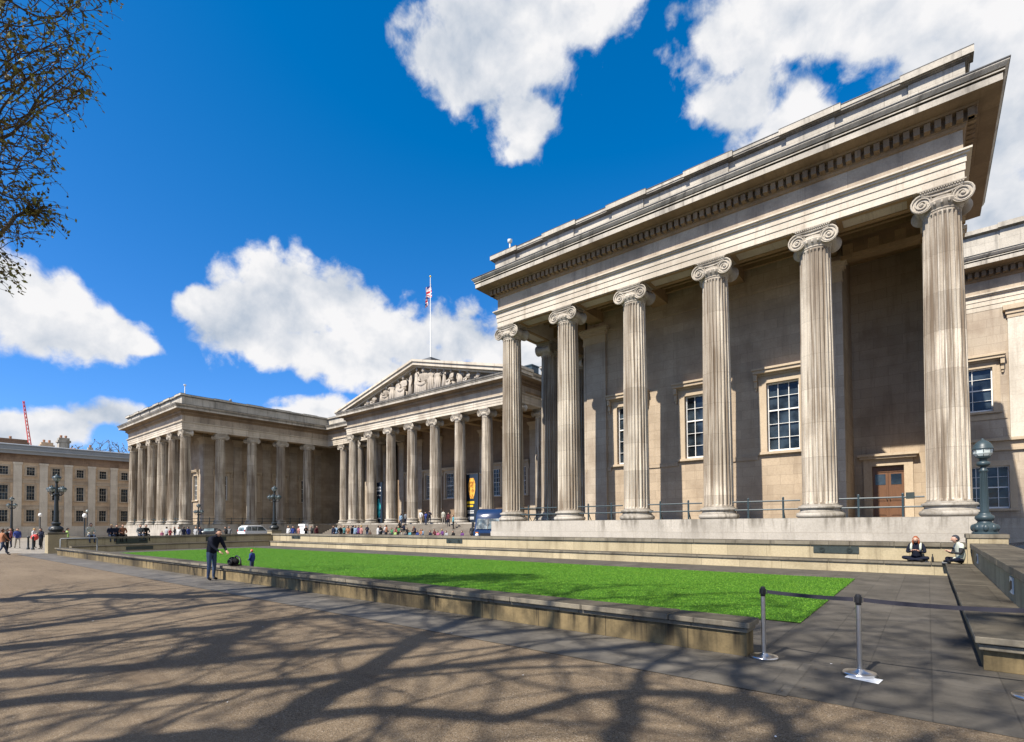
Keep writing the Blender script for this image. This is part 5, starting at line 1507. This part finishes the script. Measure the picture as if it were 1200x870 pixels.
PEOPLE=[
(-45.5, 5.13, 0.0, 'walk', 'orange', 'denim', 'brown', 'person in an orange top and blue jeans walking at the left edge', 200, 1.0),
(-50.0, 5.87, 0.0, 'stand', 'black', 'black', 'dark', 'person all in black standing behind the orange top at the left edge', 160, 1.0),
(-60.5, 7.73, 0.0, 'walk', 'blue', 'khaki', 'dark', 'person in a bright blue jacket and pale trousers striding past the bollards', 90, 1.0),
(-63.0, 7.64, 0.0, 'stand_hips', 'maroon', 'navy', 'brown', 'person in a maroon top standing left of the bright blue jacket', 0, 1.0),
(-60.5, 8.75, 0.0, 'stand_phone', 'white', 'black', 'blond', 'person in a white shirt with blond hair holding a red ball', 150, 1.0),
(-56.6, 8.65, 0.0, 'stand_phone', 'navy', 'black', 'dark', 'person in dark clothes standing against the lamp pedestal', 30, 1.0),
(-56.0, 10.18, 0.0, 'stand_easy', 'hivis', 'navy', 'dark', 'worker in a lime green vest standing behind the hoop handrail', 180, 1.0),
(-58.0, 10.23, 0.0, 'stand', 'maroon', 'black', 'brown', 'person in a maroon coat beside the worker in a lime vest', 60, 1.0),
(-47.4, 9.9, 1.06, 'sit', 'cream', 'denim', 'dark', 'person in a big cream jacket sitting on the west terrace wall', 90, 1.12),
(-47.4, 11.1, 1.06, 'sit', 'navy', 'denim', 'blond', 'fair haired person in a navy coat sitting on the west terrace wall', 90, 1),
(-47.4, 11.44, 1.06, 'sit', 'navy', 'black', 'dark', 'dark haired person in a navy coat sitting next to an orange coat on the wall', 90, 1),
(-47.4, 11.81, 1.06, 'sit', 'rust', 'black', 'brown', 'person in a rust orange coat sitting on the west terrace wall', 90, 1.03),
(-47.4, 12.92, 1.06, 'sit', 'grey', 'denim', 'brown', 'person in a grey coat sitting on the west terrace wall', 90, 1),
(-47.4, 13.28, 1.06, 'sit', 'black', 'black', 'dark', 'person in a black coat sitting next to a grey coat on the west terrace wall', 90, 1),
(-66.0, 20.04, 0.0, 'stand', 'pink', 'navy', 'brown', 'small child in a pink coat left of a red coat before the far wing', 90, 0.75),
(-68.0, 21.11, 0.0, 'stand_hips', 'greyl', 'black', 'dark', 'person in a pale grey top standing behind two children at the west wing', 200, 1.0),
(-64.0, 20.19, 0.0, 'stand_phone', 'red', 'navy', 'dark', 'person in a red coat in front of the corner column of the west wing', 120, 0.92),
(-70.0, 22.57, 0.0, 'stand_phone', 'black', 'denim', 'brown', 'person in black beside a red coat at the corner of the west wing', 0, 1.0),
(-62.0, 20.35, 0.0, 'stand_easy', 'white', 'navy', 'dark', 'person in a white top in front of the corner column of the west wing', 45, 1.0),
(-63.0, 21.17, 0.0, 'stand', 'navy', 'denim', 'brown', 'person in a navy coat next to a white top at the west wing corner', 270, 1.0),
(-64.0, 21.97, 0.0, 'stand', 'blue', 'black', 'dark', 'person in a blue coat between a navy coat and the small lamp', 300, 1.0),
(-60.0, 21.28, 0.0, 'stand_hips', 'greyl', 'denim', 'blond', 'fair haired person in pale grey next to the lamp before the west wing', 30, 1.0),
(-61.0, 22.09, 0.0, 'stand_phone', 'navy', 'black', 'dark', 'person in a navy coat close to the black hatchback', 10, 1.0),
(-58.0, 23.47, 0.0, 'stand_phone', 'black', 'black', 'dark', 'person in black behind the head of the man at the low wall', 0, 1.0),
(-62.0, 25.46, 0.0, 'stand_easy', 'grey', 'navy', 'brown', 'person in grey to the right of the man at the low wall', 40, 1.0),
(-53.6, 28.0, 0.0, 'stand', 'white', 'denim', 'blond', 'person in a white top right of the tall lamp on the corner pedestal', 20, 1.0),
(-51.67, 27.5, 0.0, 'stand', 'blue', 'navy', 'dark', 'person in a blue coat between a white top and a pink top', 60, 1.0),
(-51.47, 28.0, 0.0, 'stand_hips', 'salmon', 'denim', 'brown', 'person in a salmon pink top before the west wing colonnade', 180, 1.0),
(-55.39, 31.0, 0.0, 'stand_phone', 'black', 'black', 'dark', 'person in black, nearest to the salmon pink top', 80, 1.0),
(-54.11, 31.0, 0.0, 'stand_phone', 'charcoal', 'black', 'brown', 'person in charcoal between two others in dark clothes', 0, 1.0),
(-52.27, 30.5, 0.0, 'stand_easy', 'maroon', 'black', 'dark', 'person in maroon left of the white notice block', 110, 1.0),
(-48.13, 30.0, 0.0, 'stand', 'navy', 'denim', 'brown', 'person in a navy coat just right of the white notice block', 20, 1.0),
(-50.83, 32.0, 0.0, 'stand', 'sky', 'navy', 'dark', 'person in a sky blue shirt near the white notice block', 200, 1.0),
(-48.44, 31.0, 0.0, 'stand_hips', 'black', 'navy', 'dark', 'person in black between a sky blue shirt and an orange top', 90, 1.0),
(-50.82, 33.0, 0.0, 'stand_phone', 'teal', 'black', 'blond', 'person in a teal top before the left portico columns', 0, 1.0),
(-46.28, 30.5, 0.0, 'stand_phone', 'orange', 'khaki', 'brown', 'person in an orange top and sand trousers before the left portico columns', 30, 1.0),
(-49.34, 33.0, 0.0, 'stand_easy', 'navy', 'black', 'dark', 'person in navy right behind an orange top', 300, 1.0),
(-46.49, 31.5, 0.0, 'stand', 'sky', 'denim', 'dark', 'person in a sky blue top and jeans before the left portico columns', 10, 1.0),
(-48.15, 33.0, 0.0, 'stand', 'purple', 'black', 'dark', 'person in a purple top before the left portico columns', 45, 1.0),
(-44.72, 31.0, 0.0, 'stand_hips', 'salmon', 'denim', 'blond', 'fair haired person in salmon before the second portico column', 180, 1.0),
(-39.95, 29.5, 0.0, 'stand_phone', 'white', 'black', 'dark', 'person in a long white shirt standing alone below the blue banner', 160, 1.0),
(-42.24, 31.5, 0.0, 'stand_phone', 'black', 'black', 'dark', 'person in black beside a long white shirt below the blue banner', 20, 1.0),
(-31.67, 33.5, 0.0, 'stand_easy', 'charcoal', 'black', 'dark', 'person in charcoal standing left of the dark blue van', 200, 1.0),
(-53.6, 40.85, 0.167, 'sit', 'navy', 'black', 'dark', 'person in navy sitting on the bottom step under the blue banner', 0, 1),
(-53.37, 41.61, 0.501, 'sit', 'green', 'denim', 'brown', 'person in a green top sitting on the portico steps', 0, 1),
(-51.72, 40.85, 0.167, 'sit', 'lime', 'black', 'dark', 'person in a lime yellow top sitting on the bottom portico step', 0, 1),
(-52.48, 41.99, 0.668, 'sit', 'green', 'black', 'blond', 'fair haired person in green sitting halfway up the portico steps', 0, 1),
(-50.64, 40.85, 0.167, 'sit', 'charcoal', 'denim', 'dark', 'person in charcoal sitting low between a lime top and a turquoise top', 0, 1),
(-52.41, 42.75, 1.002, 'sit', 'navy', 'navy', 'brown', 'person in navy sitting high on the portico steps', 0, 1),
(-50.35, 41.61, 0.501, 'sit', 'black', 'denim', 'dark', 'person in black sitting on the steps above a turquoise top', 0, 1),
(-48.95, 40.85, 0.167, 'sit', 'turq', 'black', 'dark', 'person in a turquoise top sitting on the bottom portico step', 0, 1),
(-49.59, 41.99, 0.668, 'sit', 'brown', 'black', 'dark', 'person in a brown jacket sitting on the portico steps', 0, 1),
(-47.55, 40.85, 0.167, 'sit', 'blue', 'denim', 'brown', 'person in blue sitting right of a turquoise top', 0, 1),
(-47.37, 41.23, 0.334, 'sit', 'orange', 'navy', 'dark', 'person in orange sitting low on the portico steps', 0, 1),
(-45.29, 40.85, 0.167, 'sit', 'navy', 'denim', 'dark', 'person in navy sitting at the left end of the row of pink tops', 0, 1),
(-44.98, 41.23, 0.334, 'sit', 'maroon', 'black', 'brown', 'person in maroon sitting low on the portico steps', 0, 1),
(-43.99, 40.85, 0.167, 'sit', 'pink', 'denim', 'dark', 'person in a pink top sitting on the bottom portico step', 0, 1),
(-43.68, 41.23, 0.334, 'sit', 'purple', 'black', 'blond', 'fair haired person in purple sitting right of a pink top', 0, 1),
(-42.58, 40.85, 0.167, 'sit', 'greyl', 'denim', 'dark', 'person in pale grey sitting on the bottom portico step', 0, 1),
(-41.48, 40.85, 0.167, 'sit', 'black', 'charcoal', 'dark', 'person in black sitting alone on the steps left of the van', 0, 1),
(-40.08, 40.85, 0.167, 'sit', 'purple', 'pink', 'brown', 'person in a purple top with pink trousers sitting beside the van', 0, 1),
(-54.69, 44.03, 1.503, 'stand', 'sky', 'denim', 'dark', 'person in a sky blue shirt standing on the upper portico steps', 20, 1),
(-54.19, 44.41, 1.67, 'stand', 'grey', 'navy', 'brown', 'person in grey standing on the upper steps beside a sky blue shirt', 180, 1),
(-51.56, 44.79, 1.837, 'stand_hips', 'white', 'khaki', 'blond', 'person in white standing at the top of the steps beside the fifth column', 200, 1),
(-50.14, 44.41, 1.67, 'stand_phone', 'blue', 'denim', 'dark', 'person in a blue coat standing at the top of the portico steps', 0, 1),
(-49.84, 44.79, 1.837, 'stand_phone', 'navy', 'navy', 'dark', 'person in navy standing beside a blue coat at the top of the steps', 40, 1),
(-47.31, 44.79, 1.837, 'stand_easy', 'cream', 'khaki', 'brown', 'person in cream standing at the top of the steps right of the sixth column', 200, 1),
(-45.6, 44.03, 1.503, 'stand', 'maroon', 'navy', 'dark', 'person in maroon standing on the upper steps near the golden mask banner', 30, 1),
(-44.02, 43.27, 1.169, 'stand', 'turq', 'black', 'brown', 'person in turquoise standing on the middle steps below the seventh column', 330, 1),
(-56.9, 40.85, 0.167, 'sit', 'brown', 'black', 'dark', 'person in a brown jacket sitting on the bottom step below the third column', 0, 1),
(-55.7, 42.4, 0.835, 'sit', 'white', 'denim', 'blond', 'fair haired person in white sitting on the middle portico steps', 0, 1),
(-54.2, 43.5, 1.336, 'sit', 'black', 'black', 'dark', 'person in black sitting highest of all on the portico steps', 0, 1),
(-52.6, 41.6, 0.501, 'sit', 'red', 'navy', 'brown', 'person in a red top sitting on the lower portico steps', 0, 1),
(-50.6, 40.85, 0.167, 'sit', 'khaki', 'denim', 'dark', 'person in a sand coloured jacket sitting on the bottom portico step', 0, 1),
(-49.4, 42.0, 0.668, 'sit', 'navy', 'black', 'dark', 'person in navy sitting behind the row of pink and purple tops', 0, 1),
(-47.2, 41.3, 0.334, 'sit', 'sky', 'denim', 'brown', 'person in a sky blue top sitting on the lower steps near the van', 0, 1),
(-58.9, 39.6, 0.0, 'stand_easy', 'grey', 'black', 'dark', 'person in a grey coat standing at the foot of the steps below the blue banner', 200, 1),
(-54.9, 38.9, 0.0, 'stand_phone', 'navy', 'denim', 'brown', 'person in navy at the foot of the steps before the seated group', 30, 1),
(-51.4, 39.2, 0.0, 'stand_hips', 'rust', 'black', 'dark', 'person in a rust coloured top at the foot of the portico steps', 170, 1)]

for (x, y, z, pose, top, legs, hair, desc, rot, sc) in PEOPLE:
    person(x, y, z, pose, top, legs, hair, desc, rot if rot is not None else 0, sc)

# red ball held by the fair haired person
mb = MB(); mb.blob((0, 0, 0), .26, 16, 10); o = mb.build('ball', M['red_paint'], None, smooth=True); o.location = (-59.75, 8.72, .93); tag(o, 'shiny red ball held by the fair haired person in white', 'ball')
# tripod-like white folding stand of the person in the bright blue jacket is left out: nothing certain to show

# the man at the low wall, his bag and the child behind the wall
person(-18.72, 7.12, .008, 'lean', 'midnight', 'jeans', 'dark', 'man in a dark navy jacket bending over a black bag on the wall', 112, 1.03, fingers=True, bulk=1.16)
person(-19.62, 8.85, .004, 'stand', 'blue', 'denim', 'hat', 'small child in a blue jacket and orange hat standing behind the low wall', -60, .545, bulk=1.25)
bag = empty('bag', (-18.28, 7.66, .485), 'black soft bag with a curved handle resting on the low wall beside the man', 'bag')
mb = MB()
mb.blob((0, 0, .14), (.24, .13, .14), 14, 10); mb.blob((-.1, -.02, .2), (.14, .11, .1), 12, 8); mb.box(-.2, .2, -.1, .1, .0, .05)
mb.build('bag_body', cloth('black'), bag, smooth=True, local=True)
mb = MB(); mb.tube([(.02, 0, .25), (.18, 0, .34), (.36, 0, .30), (.48, 0, .18), (.5, 0, .02)], .028, 7); mb.build('handle', M['black_plastic'], bag, smooth=True, local=True)
mb = MB(); mb.blob((.06, -.165, .14), (.17, .05, .1), 10, 7); mb.build('pocket', cloth('charcoal'), bag, smooth=True, local=True)

# the two people on the bench ledge
w = person(-.32, 22.66, .43, 'cross', 'midnight', 'midnight', 'ginger', 'woman with long red hair and pale shoulder straps sitting cross legged', -8, 1.0, sleeve='midnight', fingers=True, shoes='shoe', bulk=1.08, long_hair=True)
mb = MB()
for k in (-1, 1): mb.tube([(k * .12, -.16, .36), (k * .13, -.185, .48), (k * .125, -.14, .585), (k * .12, -.05, .625), (k * .12, .06, .56)], .036, 7)
mb.build('reflective_straps', cloth('vest'), w, smooth=True, local=True)
m_ = person(.84, 22.1, .43, 'cross', 'vest', 'midnight', 'cap', 'man in a dark cap and pale reflective vest sitting on the bench corner', -72, 1.06, sleeve='charcoal', fingers=True, bulk=1.12)
o = empty('bottle', (.10, 22.55, .43), 'dark drink bottle on the bench ledge between the two seated people', 'bottle')
mb = MB(); mb.lathe([(.03, 0), (.034, .01), (.034, .15), (.015, .2), (.014, .245)], 14); mb.build('bottle_body', M['black_plastic'], o, smooth=45, local=True)
mb = MB(); mb.lathe([(.017, .245), (.017, .27)], 12); mb.build('cap', M['black_plastic'], o, smooth=45, local=True)
mb = MB(); mb.box(-.11, .03, 22.42, 22.52, .432, .44); tag(mb.build('food_wrapper', M['paper']), 'small pale food wrapper on the bench ledge beside the bottle', 'wrapper')
mb = MB(); mb.box(.33, .52, 22.02, 22.42, .432, .47); tag(mb.build('folded_jacket', cloth('grey'), None, bevel=.015), 'folded grey jacket under the knees of the seated man', 'jacket')
person(3.15, 25.2, 0, 'stand', 'purple', 'black', 'dark', 'person in a purple coat at the right edge by the dark car', 250, 1.0)

# statues of the pediment, the largest under its apex
def statues():
    vs, fs, cl, hm, J = body('robe', False, 1.25); vs2, fs2, cl2, hm2, J2 = body('sit', False, 1.25)
    def mk(kind):
        mb = MB()
        if kind == 'stand':
            mb.add(vs.tolist(), fs); mb.add(hm.v, hm.f)
            for k in range(9):
                a = 2 * pi * k / 9; mb.tube([(.12 * cos(a), .1 * sin(a), 1.2), (.17 * cos(a), .14 * sin(a), .75), (.24 * cos(a + .2), .2 * sin(a + .2), .02)], [.05, .07, .08], 6)
        elif kind == 'sit':
            mb.add([(p[0], p[1], p[2] + .46) for p in vs2.tolist()], fs2); mb.add([(p[0], p[1], p[2] + .46) for p in hm2.v], hm2.f)
            mb.box(-.26, .26, -.2, .25, 0, .46); mb.tube([(-.2, -.45, .55), (0, -.52, .5), (.2, -.45, .55)], .1, 6)
            for k in range(5): mb.tube([(-.2 + .1 * k, -.45, .55), (-.22 + .11 * k, -.52, .02)], .07, 6)
        else:                                                     # reclining
            R = Matrix.Rotation(rad(-62), 4, 'Y')
            for V0, F0 in ((vs.tolist(), fs), (hm.v, hm.f)): mb.add([tuple(R @ Vector((p[0], p[1], p[2] - .9)) + Vector((0, 0, .42))) for p in V0], F0)
            mb.blob((.1, 0, .14), (.75, .24, .18), 12, 7)
        return mb.build('statue', M['statue'], CP, smooth=True, local=True)
    protos = {}
    plan = [(-12.6, 'rec'), (-10.8, 'sit'), (-9.2, 'sit'), (-7.7, 'stand'), (-6.5, 'sit'), (-5.2, 'stand'), (-3.9, 'stand'), (-2.7, 'sit'), (-1.3, 'stand'), (0, 'stand'), (1.4, 'sit'), (2.8, 'stand'), (4.1, 'stand'), (5.3, 'stand'), (6.7, 'sit'), (8.1, 'stand'), (9.6, 'sit'), (11.2, 'sit'), (12.9, 'rec')]
    rs = random.Random(5)
    for dx, kind in plan:
        avail = 4.05 * (1 - abs(dx) / 17.4) - .1
        ht = {'stand': 1.76, 'sit': 1.38, 'rec': 1.15}[kind]
        if kind not in protos: o = protos[kind] = mk(kind)
        else: o = protos[kind].copy(); col.objects.link(o)
        sc = avail / ht; wd_ = min(1.5, 2.35 / max(sc, .5)) * sc if kind == 'stand' else sc * 1.1
        o.scale = ((wd_ if kind == 'stand' else sc * 1.15) * (1 if rs.random() < .5 or kind == 'rec' else -1) * (1 if dx < 0 or kind != 'rec' else -1), min(sc, 1.3), sc)
        o.rotation_euler = (0, 0, rs.uniform(-.5, .5) if kind != 'rec' else 0)
        w = WLOC[CP]; o.location = (AX + dx - w.x, 45.45 - w.y, 18.83 - w.z)
statues()

# ------------------------------------------------------------------ plane trees
def grow(seed, base, attract, step=.42, infl=3.2, kill=.75, trunk=None, max_iter=130, limbs=()):
    """space colonisation: returns nodes, parents"""
    rng = np.random.default_rng(seed)
    nodes = [np.array(p, float) for p in trunk]; par = [-1] + list(range(len(trunk) - 1))
    stout = {}
    for L_ in limbs:                                              # main limbs laid out by hand: (point, radius) from the trunk outwards
        prev = int(np.argmin([np.linalg.norm(q - np.array(L_[0][:3])) for q in nodes])); p0 = nodes[prev]; r0 = L_[0][3]
        for x, y, z, r1 in L_[1:]:
            p1 = np.array((x, y, z), float); m = max(1, int(np.linalg.norm(p1 - p0) / .4))
            for j in range(1, m + 1):
                t = j / m; q = p0 + (p1 - p0) * t + rng.normal(0, .045, 3); nodes.append(q); par.append(prev); prev = len(nodes) - 1; stout[prev] = r0 + (r1 - r0) * t
            p0, r0 = p1, r1
    A = np.array(attract, float); alive = np.ones(len(A), bool)
    near = np.full(len(A), 1e9); who = np.zeros(len(A), int)
    def upd(i0):
        for i in range(i0, len(nodes)):
            dd = np.linalg.norm(A - nodes[i], axis=1); m = dd < near
            near[m] = dd[m]; who[m] = i
    upd(0)
    for it in range(max_iter):
        alive &= near > kill
        if not alive.any(): break
        use = alive & (near < infl)
        if not use.any():
            use = alive & (near <= near[alive].min() + .5)
        i0 = len(nodes); done = {}
        for n in np.unique(who[use]):
            m = use & (who == n); v = A[m] - nodes[n]; v /= np.linalg.norm(v, axis=1)[:, None]
            d_ = v.sum(0); l = np.linalg.norm(d_)
            if l < 1e-3: continue
            d_ = d_ / l
            if par[n] >= 0:
                pd = nodes[n] - nodes[par[n]]; pd /= max(np.linalg.norm(pd), 1e-6); d_ = d_ + pd * .55
            d_ += rng.normal(0, .12, 3); d_ /= np.linalg.norm(d_)
            nodes.append(nodes[n] + d_ * step); par.append(n)
        if len(nodes) == i0 or len(nodes) > 42000: break
        upd(i0)
    grow.stout = stout
    return np.array(nodes), np.array(par)

def wood_mesh(root, nodes, par, rtip, rbase, leaves, seeds, seed, droop=1.0, leaf_size=.05, EXP=2.3, stout={}, leafmat='leaf'):
    rng = np.random.default_rng(seed); n = len(nodes)
    kids = [[] for _ in range(n)]
    for i, p in enumerate(par):
        if p >= 0: kids[p].append(i)
    w = np.zeros(n); E_ = EXP
    for i in range(n - 1, -1, -1):
        w[i] = rtip ** E_ if not kids[i] else sum(w[k] for k in kids[i])
    r = w ** (1 / E_); r = r * 1.0
    sc = rbase / r[0]; r = np.where(r > .05, .05 + (r - .05) * max(.1, (rbase - .05) / max(r[0] - .05, 1e-3)), r)
    for i_, v_ in stout.items(): r[i_] = max(r[i_], v_)
    thick, thin = MB(), MB()
    starts = [(0, None)]
    while starts:
        s, p = starts.pop(); ch = [] if p is None else [p]; ch.append(s); c = s
        while kids[c]:
            ks = sorted(kids[c], key=lambda q: -w[q]); starts += [(q, c) for q in ks[1:]]; c = ks[0]; ch.append(c)
        pts = [nodes[q] for q in ch]; rr = [r[q] for q in ch]
        if p is not None: rr[0] = rr[1]
        # the stout stretch of a chain is trunk and limb, the rest is twig
        k = next((j for j, v in enumerate(rr) if v < .035), len(rr))
        if k >= 2: thick.tube(pts[:k], rr[:k], 9 if rr[0] > .12 else 6)
        if len(pts) - max(k - 1, 0) >= 2: thin.tube(pts[max(k - 1, 0):], rr[max(k - 1, 0):], 4, False)
    lv, sd_ = [], MB(); tips = [i for i in range(n) if not kids[i]]
    for i in tips:
        if par[i] < 0: continue
        for q in range(leaves[0]):
            b = nodes[i] if q == 0 else nodes[par[i]]
            d0 = nodes[i] - nodes[par[i]]; d0 /= np.linalg.norm(d0) + 1e-6
            d0 = d0 * .8 + rng.normal(0, .45, 3); L_ = rng.uniform(.28, .7); m = 4; pts = [b]
            for j in range(m):
                d0 = d0 + np.array([0, 0, -.28 * droop * (.4 + j * .3)]) + rng.normal(0, .12, 3); d0 /= np.linalg.norm(d0); pts.append(pts[-1] + d0 * L_ / m)
                if rng.random() < leaves[1]: lv.append(pts[-1])
            thin.tube(pts, [max(rtip * .8, .0035) * (1 - .12 * j) for j in range(m + 1)], 3, False)
            if rng.random() < seeds:
                e = pts[-1] - np.array([0, 0, .07]); thin.tube([pts[-1], e], .0025, 3, False); sd_.blob(e, .021, 7, 5)
    thick.build('trunk', M['bark'], root, smooth=True); thin.build('twigs', M['twig'], root, smooth=True)
    if lv:
        mb = MB(); nv = len(lv)
        for c in lv:
            a = rng.normal(0, 1, 3); a /= np.linalg.norm(a); b = np.cross(a, rng.normal(0, 1, 3)); b /= np.linalg.norm(b); s_ = leaf_size * rng.uniform(.5, 1.2)
            c = np.array(c)
            mb.add([c - a * s_, c + b * s_ * .5, c + a * s_, c - b * s_ * .5], [(0, 1, 2, 3)])
        tag(mb.build('leaves', M[leafmat], root), kind='stuff')
    if sd_.v: tag(sd_.build('seed_balls', M['seed'], root, smooth=True), kind='stuff')

# frustum of the photograph's place: kept clear of crowns except where a bough hangs into it
def seen(p):
    q = Vector(p) - Vector((0, 0, 1.85)); zc = q.dot(CF)
    if zc < .3: return None
    return (602.1 + 603.57 * q.dot(CR) / zc, 599.6 - 603.57 * q.dot(CU) / zc)
def crown_points(seed, c, rx, ry, rz, n, zmin, guard=True):
    rng = np.random.default_rng(seed); out = []
    while len(out) < n:
        u = rng.normal(0, 1, 3); u /= np.linalg.norm(u); u *= rng.uniform(.25, 1) ** .5
        p = np.array(c) + u * (rx, ry, rz)
        if p[2] < zmin: continue
        s = seen(p)
        if guard and s is not None and -60 < s[0] < 1260 and s[1] > -60: continue
        out.append(p)
    return out

def trunk_line(x, y, h, lean, seed, n=None):
    rng = np.random.default_rng(seed); n = max(4, int(h / .6)); pts = []
    for i in range(n + 1):
        t = i / n; pts.append((x + lean[0] * t * t + rng.normal(0, .03), y + lean[1] * t * t + rng.normal(0, .03), h * t - .1))
    return pts

TREES = [
    # x, y, trunk height, lean, crown centre offset, radii, attractors, zmin, base radius, label
    (-14.2, -9.4, 5.5, (.1, .5), (.6, 2.4, 14.5), (6.0, 6.2, 8.2), 2000, 7.0, .36, 'tall bare plane tree behind the camera, far to its left'),
    (-10.3, -8.7, 5.0, (.1, .2), (3.2, 2.4, 14.2), (6.4, 6.2, 8.2), 2100, 7.0, .36, 'tall bare plane tree standing behind the camera on its left'),
    (1.2, -6.4, 4.4, (-.3, .3), (.6, 1.0, 14.4), (6.0, 5.6, 8.6), 2100, 6.6, .33, 'tall bare plane tree standing right behind the camera'),
    (10.5, -2.2, 5.4, (-.4, .3), (-2.6, 1.0, 13.5), (6.0, 5.4, 7.5), 1000, 7.0, .34, 'bare plane tree right of the camera beyond the right wall'),
]
LIMBS = [
    [[(-14.2, -9, 5.5, .22), (-14.3, -8.4, 11, .15), (-15.5, -8.2, 18, .06)], [(-14.2, -9, 5, .2), (-12.6, -8.6, 10, .12), (-11.6, -7.5, 15, .05)]],
    [[(-10.3, -8.6, 5, .22), (-10.3, -8.1, 10.5, .16), (-8.75, -8.2, 14, .10), (-7.4, -7.8, 17.5, .05)], [(-10.3, -8.6, 5, .2), (-8.95, -7.9, 10, .14), (-7.2, -7.7, 13, .09), (-5.6, -7.3, 16.5, .04)],
     [(-10.3, -8.6, 5, .18), (-8.0, -8.0, 8.2, .12), (-5.8, -6.0, 9.4, .09), (-8.4, -5.4, 13.2, .06), (-9.2, -5.0, 16.5, .03)]],
    [[(1.2, -6.2, 4.4, .24), (-1.2, -5.6, 8.2, .17), (-3.5, -5.3, 10.8, .13), (-4.4, -5.3, 13, .09), (-5.0, -4.8, 16.5, .04)], [(-1.2, -5.6, 8.2, .15), (-2.4, -5.1, 11.5, .12), (-3.7, -5.2, 13.7, .08), (-3.9, -4.4, 17.5, .03)],
     [(1.2, -6.2, 4.4, .2), (1.0, -5.6, 9.5, .14), (.1, -4.9, 13.5, .09), (-.4, -4.2, 18, .04)], [(1.2, -6.2, 4.4, .18), (2.6, -5.9, 9, .12), (3.2, -5.0, 13.5, .07), (3.0, -4.2, 17.5, .03)]],
    [],
]
for i, (x, y, h, lean, co, rr, na, zmin, rb, lb) in enumerate(TREES):
    o = empty('plane_tree', (x, y, 0), lb, 'tree', 'plane trees round the forecourt')
    tr = trunk_line(x, y, h, lean, 20 + i)
    at = crown_points(30 + i, (x + co[0], y + co[1], co[2]), *rr, na, zmin)
    nd, pr = grow(40 + i, None, at, .4, 4.2, .6, tr, 170, LIMBS[i])
    wood_mesh(o, nd, pr, .019, rb, (3, .3), .15, 50 + i, leaf_size=.05, stout=grow.stout)

# the tree whose boughs hang into the picture at the upper left
o = empty('plane_tree', (-19.5, -4.5, 0), 'plane tree whose drooping budding boughs hang into the upper left corner', 'tree', 'plane trees round the forecourt')
tr = trunk_line(-19.5, -4.5, 5.2, (.3, .9), 70)
at = crown_points(71, (-19.0, -3.0, 13.0), 6.0, 5.5, 7.0, 330, 7.0)
rng = np.random.default_rng(72)
# hanging boughs: volumes that reach north over the forecourt
BOUGH = [((-13.7, 1.9, 13.0), (.9, 1.2, .9)), ((-14.2, 1.9, 11.4), (1.0, 1.0, .9)), ((-14.9, 1.6, 10.2), (.9, .85, .9)), ((-15.4, 1.5, 8.9), (.8, .75, .8)), ((-15.8, 1.35, 7.7), (.7, .55, .65)),
         ((-13.2, .9, 14.2), (1.4, 1.0, 1.0)), ((-16.2, .8, 9.5), (.9, .8, 1.8)), ((-15.6, .3, 11.5), (1.2, .9, 1.8)), ((-12.3, 2.5, 13.9), (.5, .5, .4))]
for (c, rr), k in zip(BOUGH, (1900, 1950, 1600, 1200, 700, 800, 900, 800, 40)):
    for _ in range(k):
        u = rng.normal(0, 1, 3); u /= np.linalg.norm(u); u *= rng.random() ** .4; p = np.array(c) + u * np.array(rr)
        s = seen(p)
        if s is not None and s[0] > 0:
            lim = 112 if s[1] < 110 else (112 - (s[1] - 110) * .42 if s[1] < 210 else max(30, 84 - (s[1] - 210) * .16))
            if s[0] > lim - 12 and not (120 < s[0] < 165 and s[1] < 8): continue
            if s[1] > 345: continue
        at.append(p)
nd, pr = grow(73, None, at, .2, 2.6, .2, tr, 260)
print('bough nodes', len(nd))
wood_mesh(o, nd, pr, .008, .42, (3, .85), .08, 74, droop=.8, leaf_size=.058, EXP=2.2)

# far bare trees behind the brown range
src = None
for i, (x, y, h, s, lb) in enumerate(((-152, 34.8, 4.5, 1.0, 'bare brown tree behind the roof beside the far wing'), (-156, 29.5, 4.0, .93, 'rounder brown tree behind the roof between the chimneys'))):
    o = empty('bare_tree', (x, y, 0), lb, 'tree')
    at = crown_points(80 + i, (x, y, 16.0 * s), 5.2, 5.2, 6.8 * s, 1300, 9, False)
    nd, pr = grow(82 + i, None, at, .7, 4.5, 1.0, trunk_line(x, y, 8, (0, .3), 84 + i))
    wood_mesh(o, nd, pr, .045, .35, (3, .9 if i else .5), 0, 86 + i, droop=.1, leaf_size=.2, leafmat='dead_leaf')
